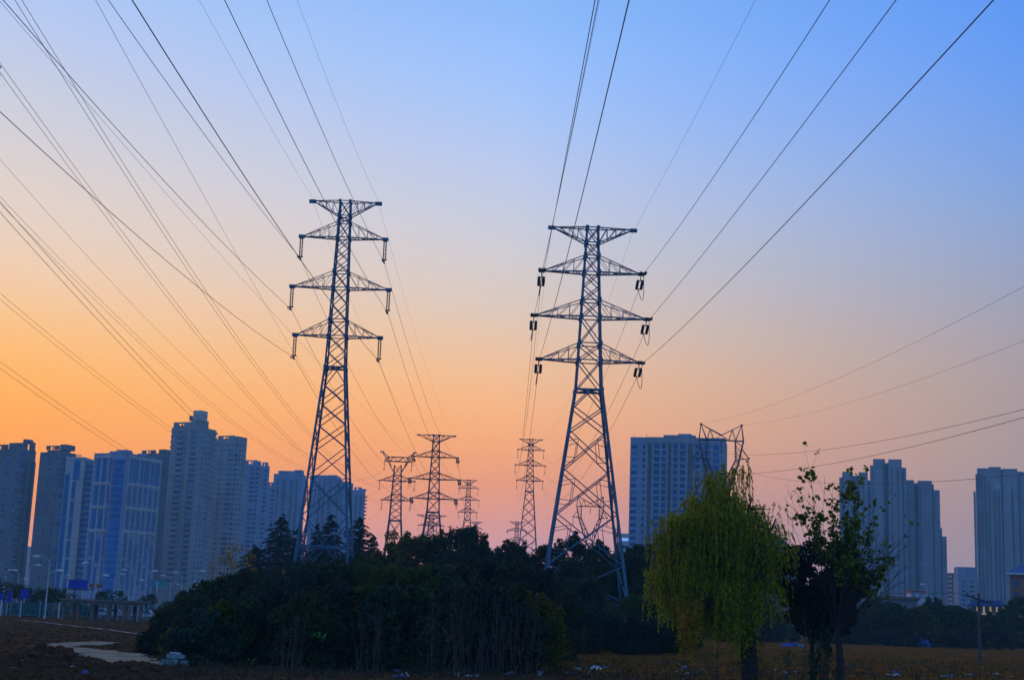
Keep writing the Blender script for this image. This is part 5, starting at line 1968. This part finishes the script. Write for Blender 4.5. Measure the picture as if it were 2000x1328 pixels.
# ------------------------------------------------------------------ street at the left
def street_lamp(label, px, Y, ztop, arms, group='street lamps along the road at left', r=.085):
    x = at(px, 1195, Y)[0]
    root = empty('street_lamp', (x, Y, 0), label, 'street lamp', 0, group)
    m_ = MB()
    m_.tube([(0, 0, 0), (0, 0, ztop * .45), (0, 0, ztop - .9)], [r * 1.5, r * 1.15, r * .9], 8)
    m_.tube([(0, 0, 0), (0, 0, .35)], [.2, .2], 8)
    m_.build('pole', LAMP_GREY, root)
    for (side, rise, reach) in arms:
        a = MB()
        z0 = ztop - .9 - (.0 if rise >= .9 else 1.4)
        pts = []
        for k in range(8):
            t = k / 7
            pts.append((side * reach * (1 - cos(t * pi / 2)) if rise >= .9 else side * reach * t, 0, z0 + rise * sin(t * pi / 2)))
        a.tube(pts, r * .7, 6)
        ao = a.build('arm', LAMP_GREY, root)
        h = MB()
        e = pts[-1]
        h.tube([(e[0] - side * .1, 0, e[2]), (e[0] + side * .25, 0, e[2] + .02), (e[0] + side * .75, 0, e[2] - .03), (e[0] + side * .9, 0, e[2] - .06)], [.07, .16, .17, .06], 8)
        h.build('lamp_head', LAMP_GLASS, ao)
    return root


D = [(-1, 1.0, 1.5), (1, .6, 1.1)]
for lab, px, Y, zt, arms in [
    ('nearest tall street lamp with a curved left arm and a low right arm', 88, 200, 8.2, D),
    ('double-armed street lamp before the pale narrow slab and office block', 182, 226, 8.2, D),
    ('double-armed street lamp right of the shelter, before the office block', 256, 276, 8.4, D),
    ('double-armed street lamp beside the teal sign, by the leftmost shrub', 329, 332, 8.6, D),
    ('double-armed street lamp at the far left, before the first dark tower', 30, 310, 8.2, D),
    ('single-armed street lamp standing in the bright sky gap', 50, 240, 8.0, [(1, .9, .9)]),
    ('single-armed street lamp in the middle of the office block front', 281, 262, 8.2, [(1, .9, 1.0)]),
    ('small single-armed lamp between the double-armed ones at the slab foot', 112, 330, 8.0, [(1, .9, 1.3)]),
    ('thin single-armed lamp before the tallest tower', 350, 268, 8.2, [(-1, .9, .8)]),
    ('single-armed lamp standing close right of the second tower', 218, 330, 8.6, [(1, .9, 1.2)]),
    ('single-armed street lamp before the tallest tower, right edge', 376, 262, 8.5, [(1, .9, .9)]),
    ('lamp with one arm cut by the left edge', 4, 270, 7.6, [(1, .9, 1.2)]),
]:
    street_lamp(lab, px, Y, zt, arms)
street_lamp('pale lamp post right of the white hut', 1811, 300, at(1811, 1141, 300)[2], [(-1, .9, .4)], 'posts at right', .10)

# shelter with a slab roof on pillars
Y = 196
xa, xb = at(120, 1190, Y)[0], at(279, 1190, Y)[0]
sh_ = empty('open_shelter', ((xa + xb) / 2, Y, 0), 'long open concrete shelter on square pillars at left', 'shelter')
hl_ = (xb - xa) / 2
q = MB(); q.box(-hl_ - .3, hl_ + .3, -.6, 3.6, 2.55, 2.8); q.build('roof', CONC_BEAM, sh_)
q = MB(); q.box(-hl_, hl_, -.35, -.02, 2.15, 2.55); q.build('beam', CONC_BEAM, sh_)
for k, t in enumerate((0, .11, .19, .37, .58, .79, .99)):
    q = MB(); x = lerp(-hl_ + .2, hl_ - .2, t); w_ = .28 if k in (1, 3, 4) else .2
    q.box(x - w_, x + w_, 0, .5, 0, 2.15); q.build('pillar', CONC_BEAM, sh_)
for k, t in enumerate((.1, .35, .6, .85)):
    q = MB(); x = lerp(-hl_ + .2, hl_ - .2, t); q.box(x - .2, x + .2, 2.8, 3.2, 0, 2.55); q.build('pillar', CONC_BEAM, sh_)

# mesh fence
Y = 206
for k in range(7):
    x0 = -84 + k * 8.2
    fo = empty('mesh_fence', (x0, Y, 0), ['leftmost panel run of the green mesh fence', 'green mesh fence run under the left blue sign', 'green mesh fence run left of the tall lamp', 'green mesh fence run right of the tall lamp',
                                          'green mesh fence run behind the shelter, left', 'green mesh fence run behind the shelter, middle', 'green mesh fence run behind the shelter, right'][k], 'fence', 0, 'green mesh fence at left')
    q = MB()
    for j in range(27):
        q.box(j * .3, j * .3 + .10, 0, .04, .2, 2.0)
    for zz in (.25, 1.1, 1.95):
        q.box(0, 8.1, -.05, -.01, zz, zz + .09)
    q.build('mesh_panel', FENCE_M, fo)
    for j in range(4):
        q = MB(); q.box(j * 2.7 - .08, j * 2.7 + .08, -.12, .10, 0, 2.25); q.build('post', WHITE if j % 2 == 0 else CONC_C, fo)

# low hedge along the fence foot
for k in (0, 1, 2, 3, 8):
    foot_ = (-82 + k * 6.6, 214, 0)
    broadleaf('hedge_bush', ['hedge bush at the left edge behind the fence', 'hedge bush behind the fence under the left sign', 'hedge bush behind the fence under the right sign', 'hedge bush behind the tall lamp', 'hedge bush behind the left shelter end',
                             'hedge bush behind the shelter, left of middle', 'hedge bush behind the shelter, right of middle', 'hedge bush behind the right shelter end', 'hedge bush beside the leftmost shrub of the copse'][k],
              foot_, 1.5 + .3 * (k % 3), 3.4, .3, LEAF_DK, 22, 190, -.05, 2, 'hedge behind the mesh fence', cat='hedge', skirt=True)
foot_ = foot(136, 194)
broadleaf('yellow_bush', 'small yellow bush under the shelter', foot_, 1.1, .8, .16, LEAF_YEL, 14, 160, 0, 2, None, cat='bush')
foot_ = foot(158, 194)
broadleaf('yellow_bush', 'dull orange low bush beside the yellow one', foot_, .7, .8, .16, LEAF_YEL, 12, 130, 0, 2, None, cat='bush')


def sign(name, label, px0, px1, py0, py1, Y, material, cat='sign', posts=1, extra=None):
    a = at(px0, py1, Y); c = at(px1, py0, Y)
    root = empty(name, ((a[0] + c[0]) / 2, Y, 0), label, cat)
    w = (c[0] - a[0]) / 2
    q = MB(); q.box(-w, w, -.08, .0, a[2], c[2]); p = q.build('panel', material, root)
    for k in range(posts):
        x = 0 if posts == 1 else lerp(-w * .8, w * .8, k / (posts - 1))
        q = MB(); q.tube([(x, .08, 0), (x, .08, c[2] - .1)], .07, 6); q.build('post', LAMP_GREY, root)
    if extra:
        extra(p, w, a[2], c[2])
    return root


def mark_arrow(p, w, z0, z1):
    q = MB(); q.box(-.14, .14, -.12, -.085, z0 - .9, z1 - .25); q.build('arrow_mark', WHITE, p)
    q = MB(); q.box(-.5, .5, -.12, -.085, z1 - .55, z1 - .35); q.build('cross_mark', WHITE, p)


sign('road_sign', 'wide teal direction sign with a white vertical mark', 294, 321, 1133, 1144, 300, SIGN_T, extra=mark_arrow)
sign('road_sign', 'deep blue board cut by the left edge', -6, 8, 1157, 1176, 212, SIGN_B, posts=2)
sign('road_sign', 'deep blue narrow board right of the cut one', 13, 24, 1154, 1177, 212, SIGN_B, posts=2)
sign('road_sign', 'deep blue wide board on a thin post left of the tall lamp', 39, 58, 1151, 1168, 212, SIGN_B)
sign('billboard', 'large plain blue billboard with white rails behind the shelter', 133, 172, 1133, 1148, 290, SIGN_B, 'billboard', 3,
     lambda p, w, z0, z1: [MB.build(_q, 'rail', WHITE, p) for _q in [MB() for _ in range(2)] for _i in [0] if (_q.box(-w - .6, w + 1.2, -.3, -.1, z0 - .25 - 1.3 * (id(_q) % 2), z0 - .05 - 1.3 * (id(_q) % 2)) or True)])
sign('banner', 'small red banner with darker lettering blocks above the shelter', 174, 200, 1140, 1147, 262, RED_B, 'banner', 2,
     lambda p, w, z0, z1: [(lambda q: (q.box(-w * .7 + k * w * .37, -w * .7 + k * w * .37 + w * .2, -.11, -.085, z0 + .15, z1 - .15), q.build('lettering', CONC_D, p)))(MB()) for k in range(4)])
road = MB(); road.box(-200, -30, 236, 252, -.3, .012)
structure(road.build('road', mat('asphalt', (.05, .05, .055), .9, .2, 1), None))


# parked cars seen between the shelter pillars
def car(label, x, Y, material):
    root = empty('parked_car', (x, Y, 0), label, 'car', 0, 'cars beyond the shelter')
    prof = [(-2.1, .35), (2.1, .35), (2.15, .75), (1.3, .92), (.75, 1.42), (-.95, 1.45), (-1.6, .98), (-2.1, .9)]
    q = MB(); q.prism(prof, -.85, .85); q.build('body', material, root)
    q = MB(); q.prism([(-1.45, .99), (1.2, .95), (.72, 1.36), (-.92, 1.39)], -.87, -.855); q.build('window', GLASS, root)
    for x_ in (-1.35, 1.35):
        for y_ in (-.72, .72):
            q = MB(); q.tube([(x_, y_ - .1, .32), (x_, y_ + .1, .32)], .32, 12); q.build('wheel', PORCELAIN, root)


for px, Y, mt, lab in [(171, 238, WHITE, 'white car between the left shelter pillars'), (196, 239, WHITE, 'pale car between the middle shelter pillars'), (222, 241, CONC_W, 'pale car right of the shelter middle'), (283, 243, WHITE, 'white car right of the shelter end')]:
    car(lab, at(px, 1190, Y)[0], Y, mt)

# ------------------------------------------------------------------ things in the field
# utility pole
Y = 129
bp = foot(1912, Y)
up = empty('utility_pole', bp, 'old utility pole with a tilted crossarm in the right-hand field', 'utility pole')
zt = at(1909, 1158, Y)[2] - bp[2]
q = MB(); q.tube([(0, 0, -.3), (0, 0, zt * .5), (0, 0, zt)], [.15, .13, .10], 8); q.build('pole', WOODP, up)
q = MB(); q.bar((-1.15, -.12, zt - .55 + .32), (1.15, -.12, zt - .55 - .35), .16); ca = q.build('crossarm', WOODP, up)
for x_ in (-1.0, -.45, .45, 1.0):
    q = MB(); zz = zt - .55 - x_ * .29 + .08; q.tube([(x_, -.12, zz), (x_, -.12, zz + .12), (x_, -.12, zz + .2)], [.05, .07, .03], 7); q.build('insulator', PORCELAIN, ca)
q = MB(); q.bar((-.3, -.1, zt - 1.15), (.25, -.1, zt - 1.15), .08); q.build('bracket', WOODP, up)
span((bp[0] - 1.1, Y, zt), (bp[0] - 30, 150, 8.3), .9, .018, 'thin local wire from the utility pole towards the hut', 'local wires at right')
span((bp[0] + 1.1, Y, zt - .9), (bp[0] + 36, 105, 5.4), .5, .018, 'thin local wire from the utility pole to the right edge', 'local wires at right')


def crumple(name, label, cat, loc, sx_, sy_, h, material, group=None, seed=0):
    """crumpled sheet with thickness"""
    b = MB()
    n = 6
    for j in range(n + 1):
        for i in range(n + 1):
            u, v = i / n - .5, j / n - .5
            e = 1 - max(abs(u), abs(v)) * 1.7
            zz = h * max(0, .35 * min(1, e * 2) + .95 * mnoise.noise(Vector((u * 6 + seed * 3.1, v * 6, seed))) + .15) + .02
            w = 1 + .35 * mnoise.noise(Vector((u * 3, v * 3, seed * 1.7)))
            b.v.append((u * sx_ * w, v * sy_ * w, zz))
    for j in range(n):
        for i in range(n):
            b.f.append((j * (n + 1) + i, j * (n + 1) + i + 1, (j + 1) * (n + 1) + i + 1, (j + 1) * (n + 1) + i))
    o = b.build(name, material, None)
    sol = o.modifiers.new('thickness', 'SOLIDIFY'); sol.thickness = .012
    o.location = Vector(loc)
    o.rotation_euler = (0, 0, rng.uniform(0, 6.28))
    return tag(o, label, cat, group)


t = foot(1805, 246)
crumple('tarpaulin', 'bright blue tarpaulin heap in front of the hedge', 'tarpaulin', t, 2.6, 1.6, 1.5, TARP, seed=4)
for px, py, mt, lab, w in [(1548, 1208, TARP, 'blue tarpaulin sheet between willow and evergreen, upper', 2.4), (1560, 1226, PLASTIC_W, 'pale sheet lying below the upper blue tarpaulin', 1.6), (1590, 1236, TARP, 'blue and pale sheet left of the evergreen trunk, lower', 2.0)]:
    crumple('tarpaulin', lab, 'tarpaulin', foot(px, 190), w, w * .6, .8, mt, seed=px)
g = ground_at(1163, 1308)
crumple('plastic_sheet', 'largest white plastic sheet, in the litter strip right of centre', 'litter', (g[0], g[1], gz(g[0], g[1])), .75, .5, .32, WHITE, seed=2)
g = ground_at(1080, 1287)
crumple('plastic_bag', 'lone grey plastic bag on the ochre soil at the end of the copse', 'litter', (g[0], g[1], gz(g[0], g[1])), .6, .45, .3, PLASTIC_W, seed=3)
k = 0
LT = 'white scraps strewn along the litter strip at the bottom'
for (xa_, xb_, ya_, yb_, n_) in [(960, 1190, 1300, 1324, 34), (770, 800, 1312, 1325, 6), (850, 940, 1312, 1326, 6), (1730, 1762, 1312, 1322, 6), (1290, 1380, 1304, 1318, 6), (1480, 1600, 1308, 1324, 8), (1800, 1990, 1314, 1326, 7), (20, 330, 1296, 1326, 12)]:
    for i in range(n_):
        g = ground_at(rng.uniform(xa_, xb_), rng.uniform(ya_, yb_))
        w = rng.uniform(.12, .42) * (1 if xa_ > 400 else .6)
        crumple('plastic_scrap', 'small white scrap of plastic lying in the litter at the bottom', 'litter', (g[0], g[1], gz(g[0], g[1])), w, w * .7, w * .45, PLASTIC_W if rng.random() < .75 else PLASTIC_B, LT, seed=k)
        k += 1
for px, py, mt, lab in [(213, 1312, PLASTIC_R, 'red plastic scrap on the dark soil heap'), (166, 1320, PLASTIC_B, 'blue plastic scrap on the dark soil heap'), (26, 1316, mat('rusty_brick', (.22, .07, .04), .9, .3, 6), 'rusty orange lump at the bottom left corner')]:
    g = ground_at(px, py)
    crumple('plastic_scrap', lab, 'litter', (g[0], g[1], gz(g[0], g[1]) + .05), .28, .22, .16, mt, None, seed=px)

# soil clods: rubble over the heaps and the near edge
cb = MB()


_pl = [ground_at(*p)[:2] for p in [(60, 1262), (110, 1264), (170, 1272), (215, 1282), (262, 1296), (320, 1309), (160, 1259), (210, 1254)]]


def clod(x, y, r):
    for (ax, ay), (bx_, by_) in list(zip(_pl[:5], _pl[1:6])) + [(_pl[1], _pl[6]), (_pl[6], _pl[7])]:
        L2 = (bx_ - ax) ** 2 + (by_ - ay) ** 2
        t_ = max(0, min(1, ((x - ax) * (bx_ - ax) + (y - ay) * (by_ - ay)) / L2))
        if y > 61 and (x - ax - t_ * (bx_ - ax)) ** 2 + (y - ay - t_ * (by_ - ay)) ** 2 < (1.25 + .5 * fbm(x, y, .6)) ** 2 and rng.random() > .04:
            return
    n0 = len(cb.v)
    sd = rng.uniform(0, 50)
    rows, cols = 4, 7
    zc = gz(x, y) + r * .25
    cb.v.append((x, y, zc + r * .8))
    for i in range(1, rows):
        th = pi * i / rows
        for j in range(cols):
            ph = 2 * pi * j / cols
            d = Vector((sin(th) * cos(ph), sin(th) * sin(ph), cos(th) * .8))
            rr = r * (1 + .45 * mnoise.noise(d * 1.6 + Vector((sd, 0, 0))))
            cb.v.append((x + d.x * rr, y + d.y * rr, zc + d.z * rr))
    cb.v.append((x, y, zc - r * .8))
    for j in range(cols):
        k2 = (j + 1) % cols
        cb.f.append((n0, n0 + 1 + j, n0 + 1 + k2))
        for i in range(rows - 2):
            a = n0 + 1 + i * cols
            cb.f.append((a + j, a + cols + j, a + cols + k2, a + k2))
        a = n0 + 1 + (rows - 2) * cols
        cb.f.append((a + j, n0 + 1 + rows * cols - cols, a + k2))


for hx, hy, rx, ry, hh in HEAPS:
    for k in range(150):
        clod(hx + rng.normal() * rx * .75, hy + rng.normal() * ry * .6, rng.uniform(.03, .19) * (.7 + .7 * hh) * (1.5 if rng.random() < .1 else 1))
for k in range(1500):
    g = ground_at(rng.uniform(0, 2000), 1290 + 45 * rng.random() ** .7)
    clod(g[0], g[1], rng.uniform(.03, .10))
for k in range(1300):
    g = ground_at(rng.uniform(0, 330), rng.uniform(1216, 1300))
    clod(g[0], g[1], rng.uniform(.03, .12))
for k in range(900):
    g = ground_at(rng.uniform(0, 360), rng.uniform(1300, 1334))
    clod(g[0], g[1], rng.uniform(.04, .16))
for k in range(700):
    g = ground_at(rng.uniform(1090, 2000), rng.uniform(1264, 1305))
    clod(g[0], g[1], rng.uniform(.02, .07))
o = cb.build('soil_clods', mat('soil_clod', (.085, .044, .024), .95, .4, 2.5, spec=0), None)
tag(o, 'dark lumps of dug soil strewn over the field', 'soil', kind='stuff')

# dry weeds on the near edge
wc, wa = [], []
for k in range(1500):
    g = ground_at(rng.uniform(330, 2000), rng.uniform(1292, 1330))
    n_ = 5
    wc.append(np.stack([g[0] + rng.normal(size=n_) * .12, g[1] + rng.normal(size=n_) * .12, gz(g[0], g[1]) + rng.uniform(.04, .3, n_)], 1))
wc = np.concatenate(wc)
up_ = np.tile(np.array([0, 0, 1.0]), (len(wc), 1))
o = quads('dry_weeds', mat('dry_weed', (.05, .042, .022), .9, .5, .6, island=True), leaf_quads(wc, .26, .16, 0, up_))
tag(o, 'dry weeds and twigs along the near edge of the field', 'weeds', kind='stuff')

tc_ = []
for k in range(420):
    g = ground_at(rng.uniform(1090, 2000), 1266 + 40 * rng.random())
    n_ = int(rng.integers(4, 12))
    tc_.append(np.stack([g[0] + rng.normal(size=n_) * .22, g[1] + rng.normal(size=n_) * .22, gz(g[0], g[1]) + rng.uniform(.03, .16, n_)], 1))
tc_ = np.concatenate(tc_)
o = quads('grass_tufts', mat('withered_grass', (.15, .085, .018), .9, .5, .6, island=True, spec=0), leaf_quads(tc_, .22, .2, 0, np.tile(np.array([0, 0, 1.0]), (len(tc_), 1))))
tag(o, 'withered grass tufts scattered over the ochre field', 'grass', kind='stuff')

# stacked teal wrapped blocks
g = ground_at(341, 1302)
for k, (dx, dy, dz, w, d, h_, rz, lab) in enumerate([(-.42, 0, 0, .40, .34, .30, .1, 'teal wrapped block at the left end of the stack'), (0, -.05, 0, .38, .34, .32, -.08, 'teal wrapped block in the front middle of the stack'),
                                             (.40, .02, 0, .36, .34, .28, .05, 'teal wrapped block at the right end of the stack'), (-.18, .02, .33, .44, .36, .20, .2, 'tilted teal block on the stack, left upper'), (.22, .0, .34, .40, .36, .18, -.12, 'tilted teal block on the stack, right upper'), (-.02, .05, .54, .5, .3, .07, .06, 'flat pale slab topmost on the teal stack')]):
    q = MB(); q.box(-w / 2, w / 2, -d / 2, d / 2, 0, h_)
    o = q.build('wrapped_block', BALE if k < 5 else PLASTIC_W, None)
    bv = o.modifiers.new('bevel', 'BEVEL'); bv.width = .05 if k < 5 else .02; bv.segments = 3
    o.location = (g[0] + dx, g[1] + dy, gz(g[0], g[1]) + dz + .02)
    o.rotation_euler = (rng.normal() * .03, rng.normal() * .05, rz)
    tag(o, lab, 'block', 'stacked teal blocks')


# saplings with big fresh leaves
def big_leaf(root, c, size, yaw, tilt):
    b = MB()
    n = 9
    Mx = Matrix.Rotation(yaw, 3, 'Z') @ Matrix.Rotation(tilt, 3, 'X')
    for j in range(n + 1):
        v = j / n
        w = size * .48 * sin(pi * min(1, v ** .75)) ** .8 * (1 - .25 * v)
        for i in (-1, -.5, 0, .5, 1):
            p = Mx @ Vector((i * w, size * (v - .1), -.10 * size * i * i - .25 * size * v * v))
            b.v.append((c[0] + p.x, c[1] + p.y, c[2] + p.z))
    for j in range(n):
        for i in range(4):
            b.f.append((j * 5 + i, j * 5 + i + 1, (j + 1) * 5 + i + 1, (j + 1) * 5 + i))
    o = b.build('leaf', BRIGHT, root, True)
    return o


Y = 66
tp = at(612, 1243, Y)
bs = ground_at(522, 1322)
root = empty('leafy_sapling', (bs[0], Y, gz(bs[0], Y)), 'leaning sapling with fresh bright green leaves at its tip, before the dark copse', 'sapling')
zt = tp[2] - gz(bs[0], Y); dx = tp[0] - bs[0]
b = MB(); limb(b, (0, 0, -.1), (dx, 0, zt), .020, .007, .05, 9, 5); limb(b, (dx * .7, 0, zt * .66), (dx * .96, .05, zt * .84), .008, .004, .05, 5, 4); b.build('stem', TWIG, root)
for (ox, oz, sz, yw, tl) in [(.20, .02, .26, -2.2, 1.2), (.34, -.02, .30, -1.4, .9), (.46, .0, .26, -1.1, 1.3), (.38, -.16, .24, -1.8, 1.0), (.05, .10, .16, -2.6, 1.3), (.28, .12, .18, .5, 1.2), (-.02, .02, .12, 2.4, 1.2)]:
    big_leaf(root, (dx + ox, -.05, zt - .02 + oz), sz, yw, tl)
tp = at(490, 1298, Y)
root = empty('leafy_sapling', (tp[0], Y, gz(tp[0], Y)), 'short sprig with a pair of bright green leaves near the bottom edge', 'sapling')
zt = max(.3, tp[2] - gz(tp[0], Y))
b = MB(); limb(b, (0, 0, -.1), (0, 0, zt), .012, .006, .05, 5, 4); b.build('stem', TWIG, root)
for (ox, oz, sz, yw, tl) in [(.02, .0, .22, -1.2, 1.0), (-.04, .02, .2, 2.0, 1.1), (.02, -.14, .16, -2.0, 1.0)]:
    big_leaf(root, (ox, -.03, zt + oz), sz, yw, tl)

# ------------------------------------------------------------------ evening haze
hz = MB(); hz.box(-620, 620, -70, HAZE_FAR, -1.5, HAZE_TOP)
M = bpy.data.materials.new('haze')
M.use_nodes = True
M.node_tree.nodes.clear()
pv = M.node_tree.nodes.new('ShaderNodeVolumePrincipled')
mo = M.node_tree.nodes.new('ShaderNodeOutputMaterial')
M.node_tree.links.new(pv.outputs[0], mo.inputs['Volume'])
pv.inputs['Color'].default_value = (.42, .78, 1, 1)
pv.inputs['Density'].default_value = HAZE_D
o = hz.build('haze', M, None)
tag(o, 'thin blue evening haze over the whole place', 'haze', kind='stuff')
